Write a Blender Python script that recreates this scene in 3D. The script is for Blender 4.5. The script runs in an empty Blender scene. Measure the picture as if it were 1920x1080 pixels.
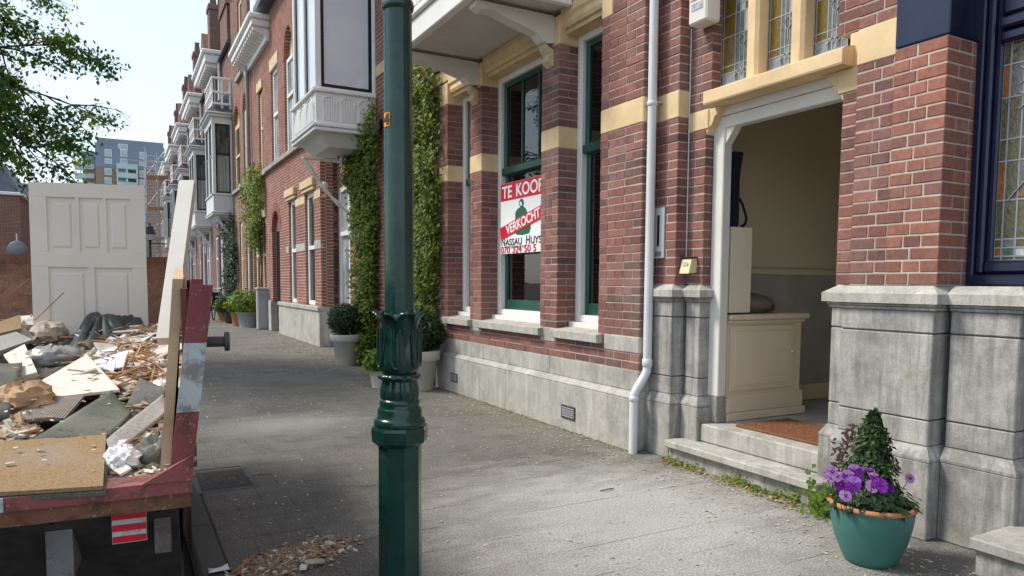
import bpy, math, random
from mathutils import Vector, Matrix
R = math.radians
S = bpy.context.scene
COL = S.collection
rnd = random.Random(7)

# ---------------------------------------------------------------- camera
CF, CCX, CCY = 1340.0, 960.0, 626.0          # focal length and principal point, in photo pixels (1920 wide)
YAW, PITCH, ROLL, EYE = R(28.67025), R(4.0805), 0.006, 1.28
fw = Vector((math.sin(YAW)*math.cos(PITCH), math.cos(YAW)*math.cos(PITCH), -math.sin(PITCH)))
rt0 = Vector((math.cos(YAW), -math.sin(YAW), 0)); up0 = rt0.cross(fw)
rt = rt0*math.cos(ROLL) + up0*math.sin(ROLL); up = -rt0*math.sin(ROLL) + up0*math.cos(ROLL)
cam = bpy.data.cameras.new('camera'); camo = bpy.data.objects.new('camera', cam); COL.objects.link(camo)
camo.matrix_world = Matrix(((rt.x, up.x, -fw.x, 0), (rt.y, up.y, -fw.y, 0), (rt.z, up.z, -fw.z, EYE), (0, 0, 0, 1)))
cam.sensor_fit = 'HORIZONTAL'; cam.sensor_width = 36; cam.lens = CF*36/1920
cam.shift_y = (CCY-540)/1920; cam.clip_start = .05; cam.clip_end = 3000
S.camera = camo

# ---------------------------------------------------------------- world and sun
SUN_AZ = Vector((-.80, .52, 0)).normalized(); SUN_EL = R(50)
w = bpy.data.worlds.new('World'); S.world = w; w.use_nodes = True
nt = w.node_tree; bg = nt.nodes['Background']
sky = nt.nodes.new('ShaderNodeTexSky'); sky.sky_type = 'NISHITA'; sky.sun_disc = False
sky.sun_elevation = SUN_EL; sky.sun_rotation = math.atan2(SUN_AZ.x, SUN_AZ.y)
sky.air_density = 1.0; sky.dust_density = 1.0; sky.ozone_density = 1.0
veil = nt.nodes.new('ShaderNodeMix'); veil.data_type = 'RGBA'; veil.inputs[0].default_value = .5       # thin even high cloud
veil.inputs[7].default_value = (5.9, 6.3, 6.8, 1); nt.links.new(sky.outputs[0], veil.inputs[6])
nt.links.new(veil.outputs[2], bg.inputs[0]); bg.inputs[1].default_value = .135
sl = bpy.data.lights.new('sun', 'SUN'); sl.energy = 2.5; sl.angle = R(14); sl.color = (1, .93, .82)
so = bpy.data.objects.new('sun', sl); COL.objects.link(so)
sdir = SUN_AZ*math.cos(SUN_EL) + Vector((0, 0, math.sin(SUN_EL)))
so.rotation_euler = sdir.to_track_quat('Z', 'Y').to_euler(); so.location = sdir*60
S.view_settings.view_transform = 'Standard'; S.view_settings.look = 'None'
S.view_settings.exposure = 0.64; S.view_settings.gamma = 1.0; S.view_settings.use_curve_mapping = False

# ---------------------------------------------------------------- pixel rays (photo pixels -> world)
EYEV = Vector((0, 0, EYE))
def ray(px, py): return fw + rt*((px-CCX)/CF) - up*((py-CCY)/CF)
def onX(px, py, X): d = ray(px, py); return EYEV + d*(X/d.x)
def onY(px, py, Y): d = ray(px, py); return EYEV + d*(Y/d.y)
def onZ(px, py, Z=0.): d = ray(px, py); return EYEV + d*((Z-EYE)/d.z)
def proj(p):
    d = Vector(p)-EYEV; z = d.dot(fw)
    return CCX+CF*d.dot(rt)/z, CCY-CF*d.dot(up)/z, z

# ---------------------------------------------------------------- object helpers
def wmat(o):
    m = o.matrix_basis.copy()
    if o.parent: m = wmat(o.parent) @ o.matrix_parent_inverse @ m
    return m
def setparent(o, p):
    if p is not None:
        o.parent = p; o.matrix_parent_inverse = wmat(p).inverted()
def tag(o, label=None, cat=None, group=None, kind=None):
    if label: o['label'] = label
    if cat: o['category'] = cat
    if group: o['group'] = group
    if kind: o['kind'] = kind
    return o
def thing(name, loc, label, cat, group=None):
    o = bpy.data.objects.new(name, None); o.empty_display_size = .1; COL.objects.link(o); o.location = loc
    return tag(o, label, cat, group)
def copy_tree(o, parent=None):
    c = o.copy(); COL.objects.link(c)
    if parent is not None: c.parent = parent
    for ch in list(o.children): copy_tree(ch, c)
    return c

class MB:
    def __init__(s): s.v = []; s.f = []; s.s = []; s.m = []; s.mi = 0
    def add(s, vs, fs, smooth=False):
        n = len(s.v); s.v += [tuple(q) for q in vs]
        s.f += [tuple(i+n for i in f) for f in fs]; s.s += [smooth]*len(fs); s.m += [s.mi]*len(fs)
        return s
    def box(s, a, b, j=0):
        x0, y0, z0 = a; x1, y1, z1 = b
        if x1 < x0: x0, x1 = x1, x0
        if y1 < y0: y0, y1 = y1, y0
        if z1 < z0: z0, z1 = z1, z0
        vs = [(x0,y0,z0),(x1,y0,z0),(x1,y1,z0),(x0,y1,z0),(x0,y0,z1),(x1,y0,z1),(x1,y1,z1),(x0,y1,z1)]
        if j: vs = [tuple(c+rnd.uniform(-j, j) for c in q) for q in vs]
        return s.add(vs, [(0,3,2,1),(4,5,6,7),(0,1,5,4),(1,2,6,5),(2,3,7,6),(3,0,4,7)])
    def cbox(s, a, b, c=.004, j=0):
        lo = [min(p, q) for p, q in zip(a, b)]; hi = [max(p, q) for p, q in zip(a, b)]
        c = min(c, *[(h-l)*.3 for l, h in zip(lo, hi)])
        V = []; idx = {}
        for sx in (0,1):
            for sy in (0,1):
                for sz in (0,1):
                    sg = (sx, sy, sz)
                    for ax in range(3):
                        q = [(hi[k] if sg[k] else lo[k]) for k in range(3)]
                        for k in range(3):
                            if k != ax: q[k] += -c if sg[k] else c
                        if j: q = [t+rnd.uniform(-j, j) for t in q]
                        idx[(sg, ax)] = len(V); V.append(tuple(q))
        F = []
        for ax in range(3):
            o1, o2 = (ax+1) % 3, (ax+2) % 3
            for sd in (0, 1):
                L = []
                for (p, q) in ((0,0),(1,0),(1,1),(0,1)):
                    sg = [0]*3; sg[ax] = sd; sg[o1] = p; sg[o2] = q; L.append(idx[(tuple(sg), ax)])
                F.append(tuple(L) if sd else tuple(reversed(L)))
            for p in (0,1):
                for q in (0,1):   # edge along ax at (o1=p,o2=q)
                    def sgn(t):
                        g = [0]*3; g[ax] = t; g[o1] = p; g[o2] = q; return tuple(g)
                    L = (idx[(sgn(0), o1)], idx[(sgn(1), o1)], idx[(sgn(1), o2)], idx[(sgn(0), o2)])
                    F.append(L if p != q else tuple(reversed(L)))
        for sx in (0,1):
            for sy in (0,1):
                for sz in (0,1):
                    L = tuple(idx[((sx,sy,sz), k)] for k in range(3))
                    F.append(L if (sx+sy+sz) % 2 else tuple(reversed(L)))
        return s.add(V, F)
    def obox(s, c, size, rot=(0,0,0), ch=0):
        t = MB(); h = [q/2 for q in size]
        (t.cbox([-q for q in h], h, ch) if ch else t.box([-q for q in h], h))
        from mathutils import Euler
        m = Euler(rot).to_matrix(); c = Vector(c)
        return s.add([m @ Vector(q)+c for q in t.v], t.f)
    def bar(s, p, q, wd, ht, upv=(0,0,1)):
        p, q = Vector(p), Vector(q); d = (q-p).normalized(); u = Vector(upv)
        if abs(d.dot(u)) > .98: u = Vector((0,1,0))
        r = d.cross(u).normalized()*wd/2; u2 = r.cross(d).normalized()*ht/2
        vs = [p-r-u2, p+r-u2, p+r+u2, p-r+u2, q-r-u2, q+r-u2, q+r+u2, q-r+u2]
        return s.add(vs, [(0,1,2,3),(7,6,5,4),(0,4,5,1),(1,5,6,2),(2,6,7,3),(3,7,4,0)])
    def prism(s, poly, axis, a, b):
        """extrude a 2D polygon along axis ('x','y','z') from a to b; poly in the two other axes in order (y,z),(x,z),(x,y)"""
        def mk(p, t): return {'x': (t, p[0], p[1]), 'y': (p[0], t, p[1]), 'z': (p[0], p[1], t)}[axis]
        n = len(poly); vs = [mk(p, a) for p in poly]+[mk(p, b) for p in poly]
        area = sum(poly[i][0]*poly[(i+1) % n][1]-poly[(i+1) % n][0]*poly[i][1] for i in range(n))
        flip = (area > 0) ^ (axis == 'y') ^ (b < a)
        fs = [tuple(range(n)), tuple(range(2*n-1, n-1, -1))]+[(i, n+i, n+(i+1) % n, (i+1) % n) for i in range(n)]
        if not flip: fs = [tuple(reversed(f)) for f in fs]
        return s.add(vs, fs)
    def lathe(s, prof, n=24, c=(0,0,0), rot=0, smooth=True, fn=None):
        vs = []; fs = []
        for (r, z) in prof:
            for i in range(n):
                a = rot+2*math.pi*i/n; rr = r if fn is None else fn(r, z, a)
                vs.append((c[0]+rr*math.cos(a), c[1]+rr*math.sin(a), c[2]+z))
        m = len(prof)
        for k in range(m-1):
            for i in range(n):
                fs.append((k*n+i, k*n+(i+1) % n, (k+1)*n+(i+1) % n, (k+1)*n+i))
        s.add(vs, fs, smooth)
        s.add(vs[:n], [tuple(range(n-1, -1, -1))]); s.add(vs[-n:], [tuple(range(n))])
        return s
    def tube(s, pts, rad, n=8, smooth=True):
        pts = [Vector(q) for q in pts]; vs = []; fs = []; m = len(pts)
        prev = None
        for k, q in enumerate(pts):
            d = (pts[min(k+1, m-1)]-pts[max(k-1, 0)]).normalized()
            if prev is None:
                u = Vector((0,0,1)) if abs(d.z) < .9 else Vector((1,0,0))
            else: u = prev
            r = d.cross(u).normalized(); u = r.cross(d).normalized(); prev = u
            rr = rad[k] if isinstance(rad, (list, tuple)) else rad
            for i in range(n):
                a = 2*math.pi*i/n; vs.append(q+(r*math.cos(a)+u*math.sin(a))*rr)
        for k in range(m-1):
            for i in range(n): fs.append((k*n+i, (k+1)*n+i, (k+1)*n+(i+1) % n, k*n+(i+1) % n)[::-1])
        s.add(vs, fs, smooth); s.add(vs[:n], [tuple(range(n))]); s.add(vs[-n:], [tuple(range(n-1, -1, -1))])
        return s
    def quadsheet(s, corners, th=.01, nx=1, ny=1, fn=None):
        """a sheet between 4 corners (a,b,c,d) thickened downwards; fn(u,v) -> Vector offset"""
        a, b, c, d = [Vector(q) for q in corners]
        nrm = (b-a).cross(d-a).normalized()
        if nrm.z < 0: nrm = -nrm
        top = []; bot = []
        for j in range(ny+1):
            for i in range(nx+1):
                u, v = i/nx, j/ny
                p = (a*(1-u)+b*u)*(1-v)+(d*(1-u)+c*u)*v
                if fn: p = p+fn(u, v)
                top.append(p); bot.append(p-nrm*th)
        W = nx+1; fs = []; n = len(top)
        for j in range(ny):
            for i in range(nx):
                q = (j*W+i, j*W+i+1, (j+1)*W+i+1, (j+1)*W+i)
                fs.append(q); fs.append(tuple(k+n for k in reversed(q)))
        rim = [i for i in range(W)]+[j*W+nx for j in range(1, ny+1)]+[ny*W+i for i in range(nx-1, -1, -1)]+[j*W for j in range(ny-1, 0, -1)]
        for k in range(len(rim)):
            p, q = rim[k], rim[(k+1) % len(rim)]; fs.append((p, p+n, q+n, q))
        return s.add(top+bot, fs, nx > 1)
    def mesh(s, name, mats):
        me = bpy.data.meshes.new(name); me.from_pydata(s.v, [], s.f)
        me.polygons.foreach_set('use_smooth', s.s)
        if any(s.m): me.polygons.foreach_set('material_index', s.m)
        for m in (mats if isinstance(mats, (list, tuple)) else [mats]): me.materials.append(m)
        me.update(); return me
    def build(s, name, mat, parent=None, label=None, cat=None, group=None, kind=None):
        o = bpy.data.objects.new(name, s.mesh(name, mat)); COL.objects.link(o)
        if parent is None and s.v:      # origin at the thing's base
            xs = [q[0] for q in s.v]; ys = [q[1] for q in s.v]; zs = [q[2] for q in s.v]
            c = Vector(((min(xs)+max(xs))/2, (min(ys)+max(ys))/2, min(zs)))
            o.data.transform(Matrix.Translation(-c)); o.location = c
        setparent(o, parent)
        return tag(o, label, cat, group, kind)
def bx(name, a, b, mat, parent=None, c=.004, **k):
    return MB().cbox(a, b, c).build(name, mat, parent, **k)
def text_mesh(txt, size, ext=.0015, bold=0., align='CENTER', sx=1.0):
    cu = bpy.data.curves.new('text', 'FONT'); cu.body = txt; cu.size = size; cu.extrude = ext; cu.offset = bold; cu.align_x = align
    o = bpy.data.objects.new('text', cu); COL.objects.link(o)
    me = bpy.data.meshes.new_from_object(o.evaluated_get(bpy.context.evaluated_depsgraph_get()))
    if sx != 1: me.transform(Matrix.Diagonal((sx, 1, 1, 1)))
    bpy.data.objects.remove(o); return me
def put_text(name, txt, size, mat, m, parent, bold=0., align='CENTER', sx=1.0):
    me = text_mesh(txt, size, .0012, bold, align, sx); me.transform(m); me.materials.clear(); me.materials.append(mat)
    o = bpy.data.objects.new(name, me); COL.objects.link(o); setparent(o, parent); return o
FACE_W = Matrix(((0,0,-1,0),(-1,0,0,0),(0,1,0,0),(0,0,0,1)))      # text plane facing -X, reading along -Y

# ---------------------------------------------------------------- materials
class NT:
    def __init__(s, name):
        s.m = bpy.data.materials.new(name); s.m.use_nodes = True; s.t = s.m.node_tree
        s.b = s.t.nodes['Principled BSDF']; s.out = s.t.nodes['Material Output']
        s.geo = None
    def n(s, typ, **k):
        nd = s.t.nodes.new('ShaderNode'+typ)
        for a, v in k.items(): setattr(nd, a, v)
        return nd
    def l(s, a, b): s.t.links.new(a, b); return s
    def pos(s):
        if s.geo is None: s.geo = s.n('NewGeometry')
        return s.geo.outputs['Position']
    def scaled(s, sc):
        m = s.n('Mapping'); m.inputs['Scale'].default_value = sc; s.l(s.pos(), m.inputs['Vector']); return m.outputs[0]
    def noise(s, scale, detail=4, rough=.55, sc=None, dist=0):
        q = s.n('TexNoise'); q.inputs['Scale'].default_value = scale; q.inputs['Detail'].default_value = detail
        q.inputs['Roughness'].default_value = rough; q.inputs['Distortion'].default_value = dist
        s.l(s.scaled(sc) if sc else s.pos(), q.inputs['Vector']); return q.outputs['Fac']
    def ramp(s, fac, stops):
        r = s.n('ValToRGB'); e = r.color_ramp.elements
        e[0].position, e[0].color = stops[0][0], (*stops[0][1], 1)
        e[1].position, e[1].color = stops[-1][0], (*stops[-1][1], 1)
        for p, c in stops[1:-1]: q = e.new(p); q.color = (*c, 1)
        s.l(fac, r.inputs[0]); return r.outputs[0]
    def mix(s, fac, a, b, bl='MIX'):
        m = s.n('Mix', data_type='RGBA', blend_type=bl)
        for sk, v in ((m.inputs[0], fac), (m.inputs[6], a), (m.inputs[7], b)):
            if isinstance(v, (int, float)): sk.default_value = v
            elif isinstance(v, tuple): sk.default_value = (*v, 1)
            else: s.l(v, sk)
        return m.outputs[2]
    def math(s, op, a, b=0., clamp=False):
        m = s.n('Math', operation=op); m.use_clamp = clamp
        for i, v in enumerate((a, b)):
            if isinstance(v, (int, float)): m.inputs[i].default_value = v
            else: s.l(v, m.inputs[i])
        return m.outputs[0]
    def bump(s, h, st=.3, d=.01):
        b = s.n('Bump'); b.inputs['Strength'].default_value = st; b.inputs['Distance'].default_value = d
        s.l(h, b.inputs['Height']); s.l(b.outputs[0], s.b.inputs['Normal'])
    def set(s, col=None, rough=None, spec=None, metal=None):
        for nm, v in (('Base Color', col), ('Roughness', rough), ('Specular IOR Level', spec), ('Metallic', metal)):
            if v is None: continue
            if isinstance(v, tuple): s.b.inputs[nm].default_value = (*v, 1)
            elif isinstance(v, (int, float)): s.b.inputs[nm].default_value = v
            else: s.l(v, s.b.inputs[nm])
        return s.m
    def rand(s):
        if s.geo is None: s.geo = s.n('NewGeometry')
        oi = s.n('ObjectInfo')
        return s.math('FRACT', s.math('ADD', s.geo.outputs['Random Per Island'], oi.outputs['Random']))

def plain(name, col, rough=.5, var=.12, scale=6., bump=0., bscale=60., spec=.4, metal=0.):
    k = NT(name); nz = k.noise(scale, 5)
    lo = tuple(c*(1-var) for c in col); hi = tuple(min(1, c*(1+var)) for c in col)
    c = k.ramp(nz, [(.3, lo), (.7, hi)])
    if bump: k.bump(k.noise(bscale, 5), bump, .004)
    return k.set(c, rough, spec, metal)

def brick_mat(name, cols, rough=.85):
    k = NT(name); r = k.rand()
    n = len(cols); c = k.ramp(r, [(i/(n-1), q) for i, q in enumerate(cols)])
    g = k.noise(38, 6, .7); c = k.mix(.55, c, k.ramp(g, [(.25, (.22,.22,.22)), (.5, (.5,.5,.5)), (.8, (.78,.76,.74))]), 'OVERLAY')
    big = k.noise(2.2, 5, .65); c = k.mix(k.math('MULTIPLY', k.ramp(big, [(.50, (0,0,0)), (.75, (1,1,1))]), .4), c, (.40,.31,.28))
    soot = k.noise(1.1, 6, .7, (1,1,.6)); c = k.mix(k.math('MULTIPLY', k.ramp(soot, [(.50, (0,0,0)), (.72, (1,1,1))]), .55), c, (.085,.06,.055))
    chip = k.noise(55, 5, .8); c = k.mix(k.math('MULTIPLY', k.ramp(chip, [(.64, (0,0,0)), (.70, (1,1,1))]), .55), c, (.10,.07,.06))
    k.bump(k.noise(90, 6, .7), .55, .004)
    return k.set(c, rough, .25)
def mortar_mat(name, col):
    k = NT(name); c = k.ramp(k.noise(14, 6, .7), [(.3, tuple(q*.72 for q in col)), (.7, col)])
    k.bump(k.noise(140, 4), .4, .003); return k.set(c, .95, .1)
def stone_mat(name, lo, mid, hi, streak=.55, dirt=(.10,.10,.09)):
    k = NT(name)
    fine = k.noise(85, 6, .75); base = k.ramp(k.noise(7, 6, .65), [(.25, lo), (.5, mid), (.78, hi)])
    st = k.noise(1.0, 6, .65, (22, 22, 1.6), .4); st2 = k.noise(1.0, 5, .65, (8, 8, 1.1), .5)
    c = k.mix(k.math('MULTIPLY', k.ramp(st, [(.48, (0,0,0)), (.66, (1,1,1))]), streak), base, dirt)
    c = k.mix(k.math('MULTIPLY', k.ramp(st2, [(.50, (0,0,0)), (.68, (1,1,1))]), streak*.8), c, tuple(min(1, q*1.35) for q in hi))
    c = k.mix(.35, c, k.ramp(fine, [(.3, (.25,.25,.25)), (.7, (.75,.75,.75))]), 'OVERLAY')
    bl = k.noise(2.6, 7, .75); c = k.mix(k.math('MULTIPLY', k.ramp(bl, [(.50, (0,0,0)), (.66, (1,1,1))]), .55), c, tuple(q*.55 for q in lo))
    ms = k.noise(5.5, 6, .7); c = k.mix(k.math('MULTIPLY', k.ramp(ms, [(.60, (0,0,0)), (.72, (1,1,1))]), .35), c, (.20,.17,.10))
    k.bump(fine, .5, .004); return k.set(c, .85, .25)
def glass_mat(name, tint=(.75,.8,.8), refl=1.0):
    k = NT(name); tr = k.n('BsdfTransparent'); tr.inputs[0].default_value = (*tint, 1)
    gl = k.n('BsdfGlossy'); gl.inputs['Roughness'].default_value = .015
    fr = k.n('Fresnel'); fr.inputs[0].default_value = 1.52
    nz = k.n('Bump'); nz.inputs['Strength'].default_value = .04; nz.inputs['Distance'].default_value = .05
    k.l(k.noise(1.5, 2), nz.inputs['Height']); k.l(nz.outputs[0], gl.inputs['Normal'])
    mx = k.n('MixShader'); k.l(k.math('MULTIPLY', k.math('ADD', fr.outputs[0], .05), refl, True), mx.inputs[0]); k.l(tr.outputs[0], mx.inputs[1]); k.l(gl.outputs[0], mx.inputs[2])
    k.l(mx.outputs[0], k.out.inputs[0]); return k.m
def leaf_mat(name, cols, trans=.35, rough=.5):
    k = NT(name); r = k.rand(); c = k.ramp(r, [(i/(len(cols)-1), q) for i, q in enumerate(cols)])
    t = k.n('BsdfTranslucent'); k.l(k.mix(1., c, (1.5,1.6,.7), 'MULTIPLY'), t.inputs[0])
    k.set(c, rough, .35); mx = k.n('MixShader'); mx.inputs[0].default_value = trans
    k.l(k.b.outputs[0], mx.inputs[1]); k.l(t.outputs[0], mx.inputs[2]); k.l(mx.outputs[0], k.out.inputs[0]); return k.m

M = {}
M['brickA'] = brick_mat('brick_purple_red', [(.21,.09,.077), (.27,.12,.098), (.18,.088,.08), (.31,.14,.112), (.24,.11,.094), (.14,.075,.07), (.28,.125,.10)])
M['brickZ'] = brick_mat('brick_orange_red', [(.30,.125,.09), (.34,.145,.105), (.25,.108,.084), (.37,.155,.115), (.29,.125,.093), (.21,.10,.085), (.32,.135,.098)])
M['brick2'] = brick_mat('brick_red', [(.28,.11,.082), (.33,.135,.10), (.23,.095,.075), (.30,.12,.09), (.26,.11,.085)])
M['brick3'] = brick_mat('brick_brown', [(.22,.115,.085), (.27,.14,.10), (.19,.10,.08), (.24,.12,.095)])
M['brickdark'] = brick_mat('brick_dark', [(.15,.085,.07), (.19,.105,.085), (.13,.075,.065)])
M['mortar'] = mortar_mat('mortar_cream', (.52,.44,.36)); M['mortar2'] = mortar_mat('mortar_pale', (.62,.54,.45)); M['mortarD'] = mortar_mat('mortar_grey', (.30,.26,.22))
M['cream'] = plain('cream_paint_stone', (.72,.54,.31), .75, .15, 5, .3, 70)
M['creamd'] = plain('cream_trim', (.62,.50,.30), .7, .12, 5)
M['stone'] = stone_mat('bluestone', (.23,.222,.20), (.34,.33,.305), (.48,.465,.43), .55)
M['stonel'] = stone_mat('bluestone_light', (.32,.31,.28), (.42,.41,.37), (.52,.50,.46), .38, (.20,.19,.17))
M['stonec'] = stone_mat('sill_stone', (.34,.33,.29), (.45,.43,.39), (.56,.54,.49), .3, (.16,.15,.14))
M['white'] = plain('white_paint', (.78,.77,.73), .45, .04, 4)
M['offwhite'] = plain('offwhite_paint', (.70,.68,.62), .5, .06, 4, .1)
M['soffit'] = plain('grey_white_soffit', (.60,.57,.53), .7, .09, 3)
M['green'] = plain('dark_green_gloss', (.012,.075,.055), .28, .15, 5, 0, 60, .5)
k = NT('lamp_post_green'); c = k.ramp(k.noise(7, 6, .7), [(.3, (.005,.034,.027)), (.7, (.010,.060,.046))]); c = k.mix(k.math('MULTIPLY', k.ramp(k.noise(14, 7, .8), [(.55, (0,0,0)), (.75, (1,1,1))]), .35), c, (.06,.075,.065))
c = k.mix(k.math('MULTIPLY', k.ramp(k.noise(70, 4, .8), [(.68, (0,0,0)), (.72, (1,1,1))]), .6), c, (.10,.11,.10)); k.bump(k.noise(30, 6, .7), .25, .004); M['lampgreen'] = k.set(c, k.ramp(k.noise(5, 5), [(.3, (.10,.10,.10)), (.75, (.28,.28,.28))]), .55)
M['navy'] = plain('navy_gloss', (.012,.018,.05), .22, .2, 5, .06, 30, .5)
M['glass'] = glass_mat('window_glass'); M['glassr'] = glass_mat('window_glass_bright', (.5,.55,.6), 2.6)
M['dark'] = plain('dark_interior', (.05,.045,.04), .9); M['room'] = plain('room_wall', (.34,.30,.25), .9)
M['curtain'] = plain('net_curtain', (.72,.73,.72), .9, .08, 20)
M['pipe'] = plain('grey_white_pipe', (.66,.67,.68), .45, .05, 5)
M['zinc'] = plain('zinc_pipe', (.22,.23,.25), .5, .1, 5)
M['slate'] = plain('slate_roof', (.09,.11,.14), .6, .3, 5, .3, 12)
M['lead'] = plain('lead_grey', (.33,.35,.37), .55, .1, 5)
M['hall'] = plain('hall_wall_paint', (.72,.64,.48), .8, .05, 2)
M['marble'] = plain('grey_marble', (.42,.41,.39), .4, .2, 4)
M['cab'] = plain('cabinet_cream', (.72,.62,.47), .5, .04, 3)
M['mat'] = plain('coir_mat', (.20,.085,.042), .98, .3, 60, 1., 180)
M['bag'] = plain('navy_fabric', (.008,.009,.022), .9, .1)
M['red'] = plain('sign_red', (.58,.012,.03), .4, .03); M['signw'] = plain('sign_white', (.82,.83,.84), .4, .02)
M['signg'] = plain('sign_green', (.01,.12,.06), .4, .03); M['ink'] = plain('ink_dark', (.02,.035,.04), .5, .02); M['orange'] = plain('orange_plate', (.75,.30,.02), .5, .05)
M['steel'] = plain('steel', (.45,.46,.47), .35, .1, 6, 0, 60, .5, .8); M['iron'] = plain('cast_iron', (.06,.055,.05), .6, .3, 20, .3); M['black'] = plain('black', (.012,.012,.012), .5)
M['terracotta'] = plain('terracotta', (.45,.20,.09), .8, .15, 10); M['teal'] = plain('teal_glaze', (.045,.17,.145), .42, .15, 4, .08, 20, .5)
M['potw'] = plain('grey_white_pot', (.50,.48,.43), .75, .08, 4); M['soil'] = plain('soil', (.035,.024,.016), .95, .4, 50, .8)
M['wood'] = plain('bare_wood', (.52,.38,.24), .75, .2, 9); M['woodw'] = plain('painted_wood', (.64,.61,.54), .55, .05, 6); M['lath'] = plain('lath_wood', (.48,.27,.12), .85, .3, 12)
# ---------------------------------------------------------------- ground
def tile_mat():
    k = NT('concrete_tile'); r = k.rand()
    base = k.ramp(r, [(0, (.128,.124,.114)), (.5, (.138,.133,.122)), (1, (.150,.144,.133))])
    sp = k.noise(190, 3, .7); c = k.mix(.75, base, k.ramp(sp, [(.30, (.15,.15,.15)), (.5, (.48,.48,.48)), (.70, (.95,.95,.92))]), 'OVERLAY')
    mo = k.noise(4.5, 7, .75); c = k.mix(.7, c, k.ramp(mo, [(.3, (.30,.30,.30)), (.7, (.68,.67,.65))]), 'OVERLAY')
    sp2 = k.noise(60, 6, .8); c = k.mix(.6, c, k.ramp(sp2, [(.3, (.3,.3,.3)), (.7, (.72,.72,.7))]), 'OVERLAY')
    # plaster dust trodden out of the doorway, and swept arcs of it
    def blob(cx, cy, rx, ry, seedscale, lo, hi, amt):
        m = k.n('Mapping'); m.inputs['Location'].default_value = (-cx/rx, -cy/ry, 0); m.inputs['Scale'].default_value = (1/rx, 1/ry, 0)
        k.l(k.pos(), m.inputs['Vector']); ln = k.n('VectorMath', operation='LENGTH'); k.l(m.outputs[0], ln.inputs[0])
        f = k.math('SUBTRACT', 1., ln.outputs['Value'], True)
        nz = k.noise(seedscale, 6, .7, (1, 2.2, 1))
        return k.math('MULTIPLY', k.ramp(k.math('ADD', k.math('MULTIPLY', f, .7), k.math('MULTIPLY', nz, .6)), [(lo, (0,0,0)), (hi, (1,1,1))]), amt)
    c = k.mix(blob(2.5, 3.1, 1.9, 1.9, 3.2, .46, .84, .85), c, (.45,.445,.43))
    c = k.mix(blob(1.9, 2.2, 1.6, 1.2, 4.1, .48, .88, .60), c, (.40,.395,.385))
    c = k.mix(blob(1.3, 6.6, 1.3, .8, 3.4, .48, .88, .55), c, (.38,.37,.35))
    c = k.mix(blob(3.3, 8, .75, 7, 3.4, .45, .95, .5), c, (.27,.24,.18))
    big = k.noise(.9, 5, .6); c = k.mix(k.math('MULTIPLY', k.ramp(big, [(.42, (0,0,0)), (.65, (1,1,1))]), .35), c, (.24,.235,.22))
    c = k.mix(.8, c, k.ramp(k.noise(95, 6, .8), [(.34, (.16,.16,.16)), (.5, (.48,.48,.48)), (.68, (.9,.9,.87))]), 'OVERLAY')
    k.bump(sp2, .7, .005); return k.set(c, .92, .2)
M['tile'] = tile_mat()
def ground_mat(name, a, b, sc=60):
    k = NT(name); c = k.ramp(k.noise(sc, 6, .75), [(.25, a), (.75, b)])
    c = k.mix(k.math('MULTIPLY', k.noise(.7, 5), .35), c, tuple(q*1.5 for q in b)); k.bump(k.noise(sc*1.6, 4), .5, .004); return k.set(c, .93, .2)
M['joint'] = ground_mat('joint_sand', (.11,.105,.094), (.15,.142,.126)); M['asphalt'] = ground_mat('asphalt', (.035,.035,.036), (.075,.074,.072), 110)
M['kerb'] = ground_mat('kerb_concrete', (.07,.07,.068), (.12,.118,.11), 80); M['far_pave'] = ground_mat('pavement_far', (.095,.093,.088), (.15,.146,.136), 40)
KX = .27
MB().add([(-1500,-1500,-.16),(1500,-1500,-.16),(1500,1500,-.16),(-1500,1500,-.16)], [(0,1,2,3)]).build('ground', M['far_pave'], kind='structure')
MB().add([(-6.4,-40,-.11),(KX,-40,-.11),(KX,400,-.11),(-6.4,400,-.11)], [(0,1,2,3)]).build('road', M['asphalt'], kind='structure')
MB().box((-9.5,-40,-.14), (-6.4,400,0)).build('pavement_opposite', M['far_pave'], kind='structure')
kb = MB()
for i in range(70):
    y = -4+i*1.0
    kb.cbox((KX,y+.003,-.15), (KX+.12,y+.997,0), .012)
kb.build('kerb', M['kerb'], kind='structure')
pv = MB().add([(KX+.12,-6,-.005),(4.2,-6,-.005),(4.2,24,-.005),(KX+.12,24,-.005)], [(0,1,2,3)])
pv.box((KX+.12,24,-.15), (4.2,420,-.003))
pave = pv.build('pavement', M['joint'], kind='structure'); pave['label'] = 'grey dusty concrete paving beside the houses'
tiles = []
TW = .299
for j in range(-6, 84):
    y0 = j*.3+.1
    for i in range(-1, 12):
        x0 = KX+.124+i*.3+(.15 if j % 2 else 0); x1 = min(x0+TW, 3.75); x0 = max(x0, KX+.124)
        if x1-x0 < .06: continue
        if .40 < (x0+x1)/2 < .72 and 4.62 < y0+.15 < 5.12: continue      # drain grate
        tiles.append((x0, x1, y0, y0+TW))
def infr(p, mg=60):
    x, y, z = proj(p); return z > .2 and -mg < x < 1920+mg and -mg < y < 1080+mg
vis = [t for t in tiles if infr(((t[0]+t[1])/2, (t[2]+t[3])/2, 0))]
vis.sort(key=lambda t: -(t[1]-t[0])/((t[2]+t[3])**2/4+(t[0]+t[1])**2/4)**1.5)
near = set(vis[:300]); cache = {}
st = MB()
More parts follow.
